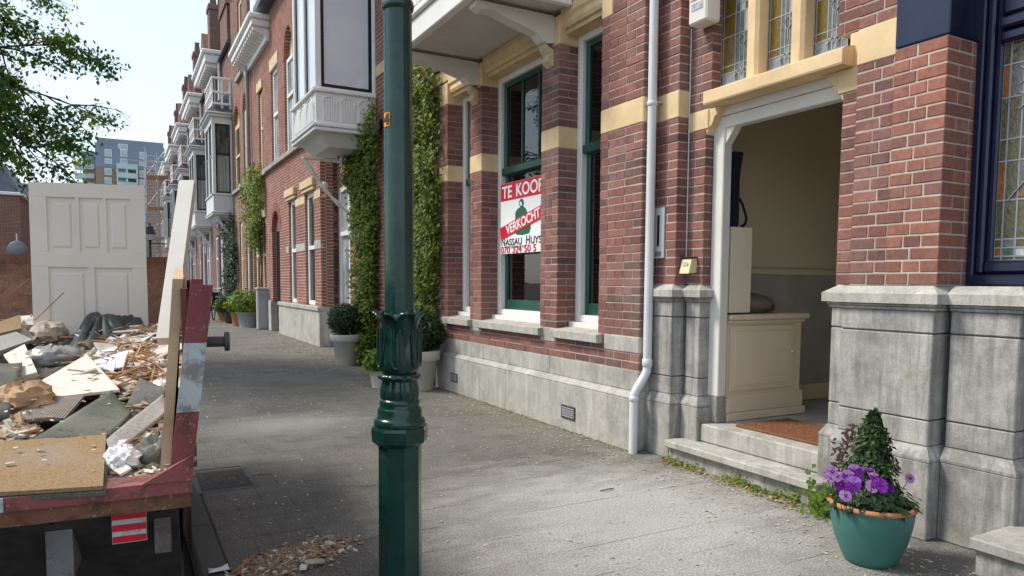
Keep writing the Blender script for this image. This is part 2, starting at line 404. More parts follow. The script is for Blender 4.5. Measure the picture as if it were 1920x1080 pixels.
for t in tiles:
    dz = rnd.uniform(-.0012, .0012); ty = rnd.uniform(-.0008, .0008)
    if t in near:
        key = round(t[1]-t[0], 3)
        if key not in cache: cache[key] = MB().cbox((-key/2,-TW/2,-.05), (key/2,TW/2,0), .0015).mesh('paving_tile', M['tile'])
        o = bpy.data.objects.new('paving_tile', cache[key]); COL.objects.link(o)
        o.location = ((t[0]+t[1])/2, (t[2]+t[3])/2, dz); o.rotation_euler = (rnd.uniform(-.0012,.0012), rnd.uniform(-.0012,.0012), rnd.uniform(-.0015,.0015)); setparent(o, pave)
    else: st.cbox((t[0],t[2],-.05), (t[1],t[3],dz), .0015)
st.build('paving_tiles', M['tile'], pave, kind='stuff')

# ---------------------------------------------------------------- brickwork
CH, JN, BL, BH = .064, .0085, .21, .10
JH = .006
class Brickwork:
    def __init__(s, jn=None): s.b = []; s.core = MB(); s.jn = jn or JN
    def run(s, a, b, k, stretch):
        L = []; p = a; step = BL if stretch else BH
        if not stretch: pass
        first = True
        while p < b-.004:
            e = min(p+step, b)
            if b-e < .035: e = b
            L.append((p, e)); p = e+JH
        return L
    def pier(s, x0, x1, y0, y1, z0, z1, par=0, far=False, split=None):
        """brick pier: front at x0 (facing the street), near return at y0; rows of real bricks over a mortar core"""
        n = int(round((z1-z0)/CH))
        for k in range(n):
            za = z0+k*CH+JN/2; zb = za+CH-JN
            if (k+par) % 2 == 0: cy, cx, stf = min(BL, y1-y0), BH, True
            else: cy, cx, stf = BH, min(BL, x1-x0), False
            if y1-y0-cy < .03: cy = y1-y0
            if x1-x0-cx < .03: cx = x1-x0
            if split:
                cuts = [0]+list(split[0] if stf else split[1])+[1]; cy = (y1-y0)*cuts[1]-JH/2
                front = [(y0+(y1-y0)*p+JH/2, y0+(y1-y0)*q-(JH/2 if q < 1 else 0)) for p, q in zip(cuts[1:], cuts[2:])]
            else: front = s.run(y0+cy+JH, y1, k, stf)
            s.b.append((x0, x0+cx, y0, y0+cy, za, zb))
            for a, b in front: s.b.append((x0, x0+BH, a, b, za, zb))
            if x1-x0 > cx+.02:
                for a, b in s.run(x0+cx+JH, x1, k, not stf): s.b.append((a, b, y0, y0+BH, za, zb))
            if far and x1-x0 > BH+.04:
                for a, b in s.run(x0+BH+JH, x1, k, not stf): s.b.append((a, b, y1-BH, y1, za, zb))
        q = .0035
        s.core.box((x0+q, y0+q, z0), (x1-.001, y1-(q if far else .002), z1))
    def wall(s, X, y0, y1, z0, z1, holes=(), depth=.11, axis='x', par=0):
        """flat wall of bricks facing -X (axis x) or facing -Y at y=X with extent in x (axis y)"""
        n = int(round((z1-z0)/CH))
        for k in range(n):
            za = z0+k*CH+s.jn/2; zb = za+CH-s.jn; zc = (za+zb)/2
            segs = [(y0, y1)]
            for h in holes:
                if not (h[2] < zc < h[3]): continue
                a, b = h[0], h[1]
                if len(h) > 4 and zc > h[4]:          # arched head: springs at h[4]
                    r = (b-a)/2; t = (zc-h[4])/(h[3]-h[4]); wdt = r*math.sqrt(max(0, 1-t*t)); c = (a+b)/2; a, b = c-wdt, c+wdt
                ns = []
                for (p, q) in segs:
                    if b <= p or a >= q: ns.append((p, q)); continue
                    if a-p > .03: ns.append((p, a))
                    if q-b > .03: ns.append((b, q))
                segs = ns
            for (p, q) in segs:
                off = (BL+JH)/2 if (k+par) % 2 else 0
                t = y0-off
                while t < q:
                    a, b = max(t, p), min(t+BL, q)
                    if b-a > .02:
                        if axis == 'x': s.b.append((X, X+.10, a, b, za, zb))
                        else: s.b.append((a, b, X, X+.10, za, zb))
                    t += BL+JH
                m = .003
                if axis == 'x': s.core.box((X+m, p+.003, z0+k*CH), (X+depth, q-.003, z0+(k+1)*CH))
                else: s.core.box((p+.003, X+m, z0+k*CH), (q-.003, X+depth, z0+(k+1)*CH))
    def build(s, parent, mat, mort, nobj=300, fade=99):
        def size(b):
            c = Vector(((b[0]+b[1])/2, (b[2]+b[3])/2, (b[4]+b[5])/2)); d = c-EYEV
            if not infr(c): return 0
            a = ((b[3]-b[2])*abs(d.x)+(b[1]-b[0])*abs(d.y))/d.length*(b[5]-b[4])
            return a/d.length_squared
        L = sorted(s.b, key=size, reverse=True)
        best = [b for b in L[:nobj] if size(b) > 0]; cache = {}
        for b in best:
            dim = tuple(round(b[i+1]-b[i], 3) for i in (0, 2, 4))
            if dim not in cache:
                cache[dim] = [MB().cbox([-q/2 for q in dim], [q/2 for q in dim], .0035, .0009).mesh('brick', mat) for _ in range(3)]
            o = bpy.data.objects.new('brick', rnd.choice(cache[dim])); COL.objects.link(o)
            o.location = ((b[0]+b[1])/2+rnd.gauss(0, .0009), (b[2]+b[3])/2+rnd.gauss(0, .0007), (b[4]+b[5])/2)
            o.rotation_euler = (rnd.gauss(0, .004), rnd.gauss(0, .004), 0)
            setparent(o, parent)
        rest = L[len(best):]
        if rest:
            m = MB()
            for b in rest: m.box((b[0]+rnd.uniform(-.0015,.0015), b[2], b[4]), (b[1], b[3], b[5]), .0012)
            m.build('brickwork', mat, parent, kind='stuff')
        s.core.build('mortar', mort, parent)

def stones(parent, name, blocks, mat):
    for (a, b) in blocks: MB().cbox(a, b, .006, .0008).build(name, mat, parent)

def stone_base(parent, x0, x1, y0, y1, sides=(1, 1), mat=None, joints=()):
    """bluestone pilaster foot: x0 = shaft front; y0..y1 = shaft width; base, shaft in three courses, moulding and sloped cap"""
    mat = mat or M['stone']; n, f = sides
    def yy(d): return y0-d*n, y1+d*f
    a, b = yy(.033); MB().cbox((x0-.033, a, 0), (x1, b, .395), .005).build('base_stone', mat, parent)
    pr = [(x0-.033, .398), (x0-.033, .412), (x0, .468), (x1, .468), (x1, .398)]
    m = MB(); a0, b0 = yy(.033); a1, b1 = yy(.0)
    V = [(x0-.033,a0,.398),(x1,a0,.398),(x1,b0,.398),(x0-.033,b0,.398),(x0-.033,a0,.412),(x1,a0,.412),(x1,b0,.412),(x0-.033,b0,.412),(x0,a1,.468),(x1,a1,.468),(x1,b1,.468),(x0,b1,.468)]
    q = [(0,1,5,4),(3,7,6,2),(0,4,7,3),(4,5,9,8),(7,11,10,6),(4,8,11,7),(8,9,10,11)]
    m.add(V, q).build('base_chamfer_stone', mat, parent)
    for za, zb in ((.470, .597), (.603, 1.034), (1.041, 1.150)):
        MB().cbox((x0, y0, za), (x1, y1, zb), .005).build('shaft_stone', mat, parent)
    MB().box((x0+.006, y0+.006*n, .46), (x1-.01, y1-.006*f, 1.16)).build('shaft_core', M['iron'], parent)
    a, b = yy(.012); MB().cbox((x0-.012, a, 1.152), (x1, b, 1.170), .004).build('moulding', mat, parent)
    a, b = yy(.022); MB().cbox((x0-.022, a, 1.1715), (x1, b, 1.184), .004).build('moulding', mat, parent)
    m = MB(); a0, b0 = yy(.040); a1, b1 = yy(-.018); c = x0-.040; d = x0+.022
    V = [(c,a0,1.186),(x1,a0,1.186),(x1,b0,1.186),(c,b0,1.186),(c,a0,1.236),(x1,a0,1.236),(x1,b0,1.236),(c,b0,1.236),(d,a1,1.277),(x1,a1,1.277),(x1,b1,1.277),(d,b1,1.277)]
    m.add(V, [(3,2,1,0)]+q).build('cap_stone', M['stonel'], parent)

# ---------------------------------------------------------------- house with the open door
hA = thing('terraced_house', (3.43, 6, 0), 'purple-red brick house with cream bands, green windows and an open doorway', 'house', 'terraced houses along the street')
bwA = Brickwork(); XA = 3.43
# plinth of the window part
for a, b in ((4.27, 6.297), (6.30, 8.12)): MB().cbox((3.37,a,0), (3.60,b,.405), .006).build('plinth_stone', M['stonel'], hA)
for a, b in ((4.27, 5.548), (5.551, 6.9), (6.903, 8.12)):
    MB().prism([(3.37,.408),(3.37,.415),(3.425,.455),(3.60,.455),(3.60,.408)], 'y', a, b).build('plinth_ledge', M['stonel'], hA)
    MB().cbox((3.425,a,.457), (3.60,b,.615), .004).build('plinth_stone', M['stonel'], hA)
bwA.wall(XA, 4.27, 8.12, .617, .617+4*CH)
bwA.wall(4.27, XA+.11, 3.60, .617, .617+4*CH, axis='y')
ZP = .873
PIL = [(4.27, 4.80), (5.44, 5.73), (6.975, 7.26), (7.887, 8.12)]
for i, (a, b) in enumerate(PIL):
    x1 = 3.63
    MB().cbox((3.424,a-.004,.750), (3.60,b-.02 if i else b-.09,.871), .005).build('pier_foot_stone', M['stonec'], hA)
    bwA.pier(XA, x1, a, b, ZP, ZP+25*CH, 0, True)
    bwA.pier(XA, x1, a, b, ZP+28*CH, ZP+39*CH, 0, True)
    MB().cbox((XA-.004,a-.004,ZP+25*CH+.003), (x1,b+.003,ZP+28*CH-.003), .006).build('band_stone', M['cream'], hA)
    if i:
        MB().cbox((XA-.006,a-.006,ZP+39*CH+.002), (x1,b+.006,3.62), .008).build('capital_stone', M['cream'], hA)
    else:
        MB().cbox((XA-.006,4.665,ZP+39*CH+.002), (x1,4.806,3.62), .008).build('capital_stone', M['cream'], hA)
        bwA.pier(XA, x1, 4.27, 4.655, ZP+39*CH, ZP+46*CH, 0)
OPEN = [(4.80, 5.44), (5.73, 6.975), (7.26, 7.887)]
for (a, b) in OPEN:
    m = MB(); m.prism([(3.47,3.50),(3.455,3.53),(3.455,3.575),(3.435,3.60),(3.435,3.66),(3.62,3.66),(3.62,3.50)], 'y', a+.006, b-.006)
    m.prism([(3.50,3.46),(3.50,3.498),(3.63,3.498),(3.63,3.46)], 'y', a+.006, b-.006); m.build('lintel_stone', M['cream'], hA)
MB().box((3.45,4.662,3.662), (3.6,9.2,3.8)).build('string_course', M['cream'], hA)
# upper storeys
def procbrick(name, c1, c2, mo):
    k = NT(name); sep = k.n('SeparateXYZ'); k.l(k.pos(), sep.inputs[0]); cb = k.n('CombineXYZ')
    k.l(k.math('ADD', sep.outputs[0], sep.outputs[1]), cb.inputs[0]); k.l(sep.outputs[2], cb.inputs[1])
    t = k.n('TexBrick'); k.l(cb.outputs[0], t.inputs['Vector']); t.inputs['Scale'].default_value = 1
    t.inputs['Brick Width'].default_value = .22; t.inputs['Row Height'].default_value = CH; t.inputs['Mortar Size'].default_value = .006; t.inputs['Bias'].default_value = 0
    t.inputs['Color1'].default_value = (*c1,1); t.inputs['Color2'].default_value = (*c2,1); t.inputs['Mortar'].default_value = (*mo,1)
    c = k.mix(.5, t.outputs[0], k.ramp(k.noise(1.3, 6, .7), [(.3, (.36,.36,.36)), (.7, (.66,.64,.62))]), 'OVERLAY')
    k.bump(k.math('SUBTRACT', 1., t.outputs['Fac']), .6, .008); return k.set(c, .9, .2)
M['pbA'] = procbrick('brick_far_purple', (.30,.10,.075), (.20,.07,.062), (.45,.39,.33)); M['pb3'] = procbrick('brick_far_brown', (.25,.115,.08), (.17,.08,.062), (.36,.31,.26)); M['pbD'] = procbrick('brick_far_dark', (.20,.11,.085), (.14,.08,.065), (.26,.22,.19))
MB().box((3.44,4.275,3.83), (3.62,9.2,7.6)).build('upper_wall', M['pbA'], hA)
MB().box((3.62,2.40,3.85), (12,9.2,7.6)).build('upper_wall', M['pbA'], hA)
MB().prism([(3.1,7.6),(3.1,7.9),(3.5,7.95),(4.6,10.2),(12,10.2),(12,7.6)], 'y', 2.4, 9.2).build('roof', M['slate'], hA)
bwA.wall(3.45, 8.125, 9.2, .0, 57*CH)
# windows
def sash_window(house, a, b, z0, zt, zm, X, munt, curtain=None):
    fr = MB(); W = .075
    for (p, q, r, s_) in ((a+.002, a+W, z0, zt), (b-W, b-.002, z0, zt), (a+W, b-W, zt-.06, zt), (a+W, b-W, z0, z0+.06)): fr.cbox((X,p,r), (X+.11,q,s_), .005)
    wn = fr.build('window', M['white'], house)
    sa = MB(); A, B, Z0, Z1 = a+W, b-W, z0+.06, zt-.06; X2 = X+.035; G = .052
    def ring(zl, zh, bot, x2):
        sa.cbox((x2,A+.001,zl), (x2+.05,A+G,zh), .006); sa.cbox((x2,B-G,zl), (x2+.05,B-.001,zh), .006)
        sa.cbox((x2+.002,A+G,zl), (x2+.048,B-G,zl+bot), .006); sa.cbox((x2+.002,A+G,zh-G), (x2+.048,B-G,zh), .006)
    ring(Z0+.001, zm, .105, X2+.02); ring(zm+.001, Z1, .05, X2)
    sa.cbox((X2-.03,A+.001,zm-.045), (X2+.012,B-.001,zm+.035), .01)
    for i in range(munt): y = A+G+(B-A-2*G)*(i+1)/(munt+1); sa.cbox((X2+.005,y-.013,zm+.051), (X2+.045,y+.013,Z1-G), .004)
    sa.build('sash', M['green'], wn)
    MB().box((X2+.040,A+G-.004,Z0+.1), (X2+.044,B-G+.004,zm-.03)).build('pane', M['glass'], wn)
    if munt == 0: cols = [(A+G, B-G)]
    else: cols = [(A+G+(B-A-2*G)*i/(munt+1), A+G+(B-A-2*G)*(i+1)/(munt+1)) for i in range(munt+1)]
    for (p, q) in cols: MB().box((X2+.022,p,zm+.045), (X2+.026,q,Z1-G+.006)).build('pane', M['glass'], wn)
    return wn
for i, ((a, b), mu) in enumerate(zip(OPEN, (0, 2, 0))):
    sash_window(hA, a, b, .935, 3.46, 2.47, 3.625, mu)
for a, b in ((4.74, 5.47), (5.67, 7.03), (7.20, 7.93)):
    MB().prism([(3.375,.795),(3.37,.80),(3.37,.862),(3.43,.872),(3.62,.90),(3.62,.795)], 'y', a, b).build('window_sill', M['stonec'], hA)
for (a, b) in OPEN: MB().box((3.56,a+.003,.874), (3.80,b-.003,.934)).build('sill_backing', M['white'], hA)
# room behind the windows
rm = MB()
for q in (((6.6,4.45,.5),(6.65,8.6,3.7)), ((3.80,4.40,.5),(6.6,4.45,3.7)), ((3.80,8.55,.5),(6.6,8.6,3.7)), ((3.70,4.45,.45),(6.6,8.55,.5)), ((3.76,4.45,3.48),(6.6,8.55,3.55))): rm.box(*q)
for (a, b) in ((4.28, 4.84), (5.40, 5.77), (6.94, 7.30), (7.85, 8.55)): rm.box((3.74,a,.5), (3.78,b,3.48))
rm.build('room', M['room'], hA)
def drape(name, x, a, b, z0, z1, mat, parent, amp=.02, wl=.09):
    m = MB(); n = max(8, int((b-a)/wl*6)); vs = []; fs = []
    for i in range(n+1):
        y = a+(b-a)*i/n; d = amp*math.sin(i/6*2*math.pi+rnd.uniform(-.4,.4)); vs += [(x+d,y,z0),(x+d*.8,y,z1)]
    for i in range(n): fs.append((2*i, 2*i+2, 2*i+3, 2*i+1))
    m.add(vs, fs, True); return m.build(name, mat, parent)
drape('curtain', 3.85, 5.14, 5.40, .95, 3.42, M['curtain'], hA); drape('curtain', 3.86, 6.62, 6.86, .95, 3.42, M['curtain'], hA); drape('curtain', 3.85, 7.6, 7.86, .95, 3.42, M['curtain'], hA)
# vents in the plinth
for (y0, y1, z0, z1) in ((7.46, 7.64, .13, .23), (5.03, 5.24, .108, .222)):
    v = MB().box((3.366,y0,z0), (3.372,y1,z1)).build('air_vent', M['iron'], hA)
    f = MB(); t = .012
    f.box((3.360,y0,z0), (3.365,y1,z0+t)); f.box((3.360,y0,z1-t), (3.365,y1,z1)); f.box((3.360,y0,z0+t), (3.365,y0+t,z1-t)); f.box((3.360,y1-t,z0+t), (3.365,y1,z1-t)); f.build('frame', M['iron'], v)
    for k in range(5): q = z0+t+(z1-z0-2*t)*(k+.5)/5; MB().obox((3.362,(y0+y1)/2,q), (.004,y1-y0-2*t,.012), (0,.5,0)).build('slat', M['zinc'], v)
# balcony over the middle window
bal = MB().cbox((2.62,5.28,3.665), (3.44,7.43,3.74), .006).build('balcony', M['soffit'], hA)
m = MB(); m.cbox((2.58,5.24,3.63), (2.66,7.47,3.84), .01); m.cbox((2.545,5.21,3.845), (2.66,7.50,3.89), .012)
m.cbox((2.66,5.24,3.63), (3.43,5.30,3.84), .008); m.cbox((2.66,7.41,3.63), (3.43,7.47,3.84), .008); m.build('fascia', M['white'], bal)
m = MB(); m.cbox((2.60,5.26,3.89), (2.66,7.45,4.75), .006); m.cbox((2.66,5.26,3.89), (3.43,5.32,4.75), .006); m.cbox((2.66,7.39,3.89), (3.43,7.45,4.75), .006)
for i in range(17): y = 5.33+i*.13; m.cbox((2.592,y-.05,3.97), (2.602,y+.05,4.66), .004)
m.build('parapet', M['white'], bal)
for y in (5.585, 7.118):
    pts = [(3.43,3.40),(3.43,3.63),(2.66,3.63),(2.66,3.585),(2.72,3.560),(2.80,3.572),(2.88,3.555),(3.0,3.520),(3.15,3.485),(3.26,3.455),(3.32,3.40),(3.36,3.385)]
    MB().prism(pts, 'y', y-.065, y+.065).build('bracket', M['offwhite'], bal)
    sc = MB(); sc.prism([(3.43,3.34),(3.34,3.50),(3.36,3.56),(3.30,3.40),(3.36,3.30),(3.43,3.22)][0:1]+[(3.335,3.385),(3.35,3.34),(3.385,3.30),(3.37,3.24),(3.42,3.20),(3.43,3.20)], 'y', y-.055, y+.055); sc.build('corbel', M['creamd'], bal)

# entrance: pilasters, recess, lintel, stained glass
stone_base(hA, 3.525, 3.75, 4.015, 4.27, (1, 0)); stone_base(hA, 3.625, 3.75, 3.838, 4.012-.034, (1, 0))
stone_base(hA, 3.625, 3.75, 2.50, 2.757, (0, 1))
bwA.pier(3.55, 3.75, 4.02, 4.27, 1.28, 1.28+18*CH+.041); bwA.pier(3.55, 3.75, 4.02, 4.27, 2.665, 2.665+18*CH)
bwA.pier(3.65, 3.76, 3.845, 4.015, 1.28, 1.28+17*CH); bwA.pier(3.65, 3.80, 3.80, 4.015, 2.505, 2.505+20*CH)
MB().cbox((3.545,4.016,2.475), (3.75,4.27,2.664), .005).build('band_stone', M['cream'], hA)
MB().cbox((3.645,3.82,2.370), (3.76,4.013,2.503), .005).build('band_stone', M['cream'], hA)
bwA.pier(3.65, 3.76, 2.45, 2.757, 1.28, 1.28+17*CH, 1); bwA.pier(3.65, 3.80, 2.45, 2.80, 2.70, 2.70+17*CH, 1)
bwA.pier(3.572, 3.72, 2.386, 2.612, 1.28, 1.28+18*CH+.041, 1, False, ([.36], [.06,.55])); bwA.pier(3.572, 3.72, 2.386, 2.612, 2.665, 2.665+18*CH, 1, False, ([.36], [.06,.55]))
MB().cbox((3.568,2.386,2.475), (3.72,2.616,2.664), .005).build('band_stone', M['cream'], hA)
m = MB(); m.cbox((3.645,2.60,2.370), (3.76,2.79,2.503), .005); m.cbox((3.647,2.62,2.5035), (3.76,2.72,2.69), .005); m.build('lintel_end_stone', M['cream'], hA)
MB().prism([(3.55,2.505),(3.545,2.515),(3.545,2.588),(3.57,2.602),(3.66,2.625),(3.80,2.625),(3.80,2.505)], 'y', 2.69, 3.77).build('lintel_stone', M['cream'], hA)
MB().prism([(3.71,2.449),(3.70,2.47),(3.70,2.504),(3.80,2.504),(3.80,2.449)], 'y', 2.752, 3.845).build('lintel_moulding', M['offwhite'], hA)
for y, s_ in ((3.845, -1), (2.757, 1)):
    MB().prism([(y,2.33),(y,2.503),(y+s_*.125,2.503),(y+s_*.115,2.465),(y+s_*.075,2.445),(y+s_*.055,2.40),(y+s_*.02,2.37)], 'x', 3.655, 3.80).build('corbel', M['cream'], hA)
for c in (3.44, 3.085):
    MB().prism([(3.635,c+.03),(3.635,c-.03),(3.655,c-.05),(3.79,c-.05),(3.79,c+.05),(3.655,c+.05)], 'z', 2.626, 3.80).build('mullion', M['cream'], hA)
def stained():
    k = NT('stained_glass_pale'); return k
def leaded(house, name, X, a, b, z0, z1, glassm, cells, w=.006):
    """leaded light: lead cames on a grid with coloured panes; cells = (col lines, row lines, colour function)"""
    cl, rw, cf = cells
    root = None; lead = MB()
    ys = [a+(b-a)*t for t in cl]; zs = [z0+(z1-z0)*t for t in rw]
    for y in ys: lead.box((X-.004,y-w/2,z0), (X+.004,y+w/2,z1))
    for z in zs: lead.box((X-.0045,a,z-w/2), (X+.0045,b,z+w/2))
    groups = {}
    for i in range(len(ys)-1):
        for j in range(len(zs)-1):
            groups[(i, j)] = (cf(i, j), MB().box((X-.0015,ys[i],zs[j]), (X+.0015,ys[i+1],zs[j+1])))
    if house.parent is None:
        root = lead.build(name, M['lead'], house)
    else: root = house; lead.build(name, M['lead'], house)
    for mt, mb in groups.values(): mb.build('glass_piece', M[mt], root)
    return root
def colglass(name, col, rough=.12):
    k = NT(name); c = k.ramp(k.noise(30, 3), [(.3, tuple(q*.7 for q in col)), (.7, tuple(min(1, q*1.25) for q in col))]); k.bump(k.noise(55, 3), .25, .01); return k.set(c, rough, .6)
M['gl_amber'] = colglass('glass_amber', (.16,.105,.02)); M['gl_clear'] = colglass('glass_grey', (.13,.14,.13), .05); M['gl_blue'] = colglass('glass_blue_grey', (.22,.26,.30)); M['gl_green'] = colglass('glass_green', (.05,.12,.09)); M['gl_red'] = colglass('glass_red', (.14,.03,.02)); M['gl_olive'] = colglass('glass_olive', (.105,.095,.045), .08); M['gl_orange'] = colglass('glass_orange', (.30,.10,.015)); M['gl_white'] = colglass('glass_milk', (.45,.47,.47))
def cfA(i, j):
    if i == 0: return 'gl_red' if j % 3 else 'gl_amber'
    if i == 1: return 'gl_amber' if j not in (0, 1) else 'gl_blue'
    if j == 0: return 'gl_green'
    if j in (1, 2): return 'gl_blue' if i % 2 else 'gl_clear'
    if j in (7,): return 'gl_blue'
    return 'gl_clear' if (i+j) % 4 else 'gl_white'
for (a, b) in ((3.80, 3.492), (3.388, 3.137), (3.033, 2.80)):
    lp = leaded(hA, 'leaded_window', 3.735, a, b, 2.63, 3.80, None, ([0,.07,.42,.55,.68,.84,1], [0,.03,.09,.13,.30,.42,.55,.62,.68,.85,1], cfA), .006)
    z0 = 2.63; mm = MB()      # criss-cross motif of cames
    for zc in (z0+.095, z0+.56):
        for t in (0, 1, 2):
            yc = a+(b-a)*(.50+.16*t); r = .022
            mm.tube([(3.729,yc-r,zc-r),(3.729,yc+r,zc+r)], .0026, 5); mm.tube([(3.729,yc-r,zc+r),(3.729,yc+r,zc-r)], .0026, 5)
    for zc in (z0+.26, z0+.80):
        yc = a+(b-a)*.64; pts = [(0,-.07),(0,-.01),(.035,.035),(0,.075),(-.035,.035),(0,-.01)]
        mm.tube([(3.729,yc+p,zc+q) for p, q in pts], .003, 5)
    mm.build('came_motif', M['lead'], lp)
# door frame, steps, hall
df = MB(); df.cbox((3.72,3.738,.475), (3.80,3.842,2.448), .006); df.cbox((3.72,2.752,.475), (3.80,2.80,2.448), .006); df.cbox((3.722,2.80,2.365), (3.80,3.738,2.448), .006)
df.prism([(3.738,2.26),(3.738,2.366),(3.65,2.366)], 'x', 3.735, 3.798); dfo = df.build('door_frame', M['offwhite'], hA)
MB().cbox((3.722,3.745,.285), (3.80,3.842,.474), .004).build('frame_foot', M['stone'], dfo)
m = MB(); m.cbox((3.801,3.790,.30), (3.83,3.815,2.36), .004); m.build('door_lining', M['wood'], dfo)
m = MB(); m.box((3.805,3.7875,1.30), (3.82,3.7895,1.52)); m.box((3.805,3.7875,.75), (3.82,3.7895,.80)); m.build('strike_plate', M['iron'], dfo)
MB().cbox((3.43,2.66,.10), (3.70,3.968,.152), .008).build('doorstep', M['stonel'], hA); MB().box((3.475,2.66,0), (3.70,3.955,.098)).build('doorstep_riser', M['stone'], hA)
MB().cbox((3.622,2.785,.154), (3.99,3.80,.282), .009).build('threshold', M['stonel'], hA)
hl = MB()
hl.box((3.83,4.20,.2), (7.5,4.25,3.78)); hl.box((3.83,2.40,.2), (7.5,2.45,3.78)); hl.box((7.5,2.4,.2), (7.55,4.25,3.78)); hl.box((3.80,2.45,3.78), (7.5,4.2,3.83)); hl.box((3.80,3.85,.28), (3.83,4.2,2.7)); hl.box((3.80,2.45,.28), (3.83,2.79,2.7)); hl.box((3.80,2.45,2.45), (3.83,4.2,2.62))
hl.build('hall_wall', M['hall'], hA)
MB().box((3.99,2.45,.2), (7.5,4.2,.278)).build('hall_floor', M['marble'], hA)
m = MB(); m.box((3.83,4.188,.28), (7.5,4.199,1.36)); m.build('wainscot', M['marble'], hA)
m = MB(); m.cbox((3.83,4.165,1.36), (7.5,4.199,1.41), .008); m.cbox((3.83,4.165,.28), (7.5,4.187,.42), .008); m.build('dado_rail', M['hall'], hA)
# fittings on the front
dp = MB(); PR = .033
dp.tube([(3.475,4.222,4.6),(3.475,4.222,.66)], PR, 14); dp.tube([(3.475,4.222,.66),(3.472,4.222,.62),(3.445,4.226,.57),(3.395,4.232,.50),(3.368,4.235,.45),(3.365,4.235,.40)], PR, 14); dp.tube([(3.365,4.235,.40),(3.365,4.235,.0)], PR, 14)
dpo = dp.build('downpipe', M['pipe'], hA)
for (x, y, z, hh) in ((3.475,4.222,2.585,.035), (3.475,4.222,.655,.06), (3.365,4.235,.40,.035)):
    MB().lathe([(PR+.001,0),(PR+.006,.004),(PR+.006,hh-.004),(PR+.001,hh)], 16, (x,y,z)).build('pipe_collar', M['pipe'], dpo)
MB().cbox((3.50,4.18,2.60), (3.56,4.195,2.615), .002).build('pipe_clip', M['steel'], dpo)
al = MB().cbox((3.515,3.725,3.064), (3.647,3.905,3.46), .012).build('alarm_box', M['offwhite'], hA)
m = MB()
for i in range(9): z = 3.22+i*.018; m.box((3.512,3.75,z), (3.5155,3.88,z+.006))
m.build('grille', M['zinc'], al); MB().box((3.5125,3.76,3.15), (3.5155,3.87,3.20)).build('sticker', M['gl_white'], al)
lb = MB().cbox((3.536,4.14,1.47), (3.552,4.245,1.845), .004).build('letter_slot', M['pipe'], hA)
MB().box((3.533,4.185,1.56), (3.5365,4.208,1.79)).build('slot', M['black'], lb); MB().box((3.5335,4.16,1.485), (3.5362,4.228,1.52)).build('sticker', M['gl_blue'], lb)
bb = MB().prism([(3.652,1.36),(3.575,1.355),(3.60,1.46),(3.652,1.465)], 'y', 3.905, 4.005).build('bell_box', plain('bell_cream', (.70,.62,.36), .5), hA)
MB().cbox((3.590,3.895,1.466), (3.652,4.012,1.474), .002).build('hood', M['black'], bb)
MB().obox((3.583,3.955,1.425), (.006,.05,.03), (0,-.23,0)).build('button', M['offwhite'], bb)
MB().tube([(3.643,4.008,3.10),(3.643,4.009,2.4),(3.643,4.008,1.475)], .005, 6).build('cable', M['pipe'], hA)
bwA.build(hA, M['brickA'], M['mortar'], 300)

# ---------------------------------------------------------------- neighbouring house with navy woodwork
hZ = thing('terraced_house', (3.6, 0, 0), 'orange-red brick house corner with navy painted window and leaded glass', 'house', 'terraced houses along the street')
bwZ = Brickwork()
bwZ.pier(3.558, 3.82, 2.112, 2.3855, 1.28, 1.28+19*CH, 0, False, ([.56], [.345,.69])); 
MB().cbox((3.550,2.104,1.28+19*CH+.003), (3.82,2.384,2.76), .006).build('painted_stone', M['navy'], hZ)
bwZ.pier(3.558, 3.82, 2.112, 2.3855, 2.765, 2.765+18*CH, 0, False, ([.56], [.345,.69]))
stone_base(hZ, 3.532, 3.85, 2.106, 2.620, (1, 1)); stone_base(hZ, 3.62, 3.85, 1.755, 2.105-.034, (1, 0))
MB().box((3.70,-3,0), (3.9,1.70,1.2)).build('lower_wall', M['stone'], hZ); MB().box((3.86,-3,1.2), (4,1.3,3.8)).build('front_wall', M['pbA'], hZ)
MB().box((3.62,-3,3.92), (12,2.39,7.6)).build('upper_wall', M['pbA'], hZ)
MB().prism([(3.1,7.6),(3.1,7.9),(3.5,7.95),(4.6,10.2),(12,10.2),(12,7.6)], 'y', -3, 2.39).build('roof', M['slate'], hZ)
wf = MB(); wf.cbox((3.80,2.078,1.28), (3.90,2.111,3.9), .006); wf.cbox((3.815,2.042,1.34), (3.90,2.078,3.9), .010); wf.cbox((3.838,2.010,1.38), (3.90,2.042,3.9), .008)
wf.cbox((3.79,1.2,1.281), (3.90,2.078,1.335), .01); wf.cbox((3.815,1.2,1.34), (3.90,2.041,1.405), .014)
wf.cbox((3.81,1.2,2.47), (3.90,2.009,2.52), .01); wf.cbox((3.795,1.2,2.53), (3.90,2.009,2.585), .012); wf.cbox((3.82,1.2,2.60), (3.90,2.009,2.70), .01)
wfo = wf.build('window', M['navy'], hZ)
def cfZ(i, j):
    if i == 0: return 'gl_orange' if j % 3 == 1 else 'gl_olive'
    if j == 0: return 'gl_olive'
    if j == 1: return ('gl_red', 'gl_green', 'gl_white')[i % 3]
    return 'gl_olive' if (i*3+j) % 5 else 'gl_clear'
lz = leaded(wfo, 'leaded_pane', 3.862, 2.012, 1.30, 1.405, 2.47, None, ([0,.05,.135,.28,.42,.58,.72,.86,.95,1], [0,.02,.06,.10,.28,.46,.56,.75,.90,1], cfZ), .007)
mz = MB(); yc = 2.012+(1.30-2.012)*.20
mz.prism([(yc-.045,1.715),(yc+.045,1.715),(yc,1.785)], 'x', 3.855, 3.860); mz.build('glass_diamond', M['gl_orange'], wfo)
mm = MB(); mm.tube([(3.855,yc-.09,1.70),(3.855,yc,1.81),(3.855,yc+.09,1.70)], .004, 5); mm.tube([(3.855,yc,1.81),(3.855,yc,1.93)], .004, 5)
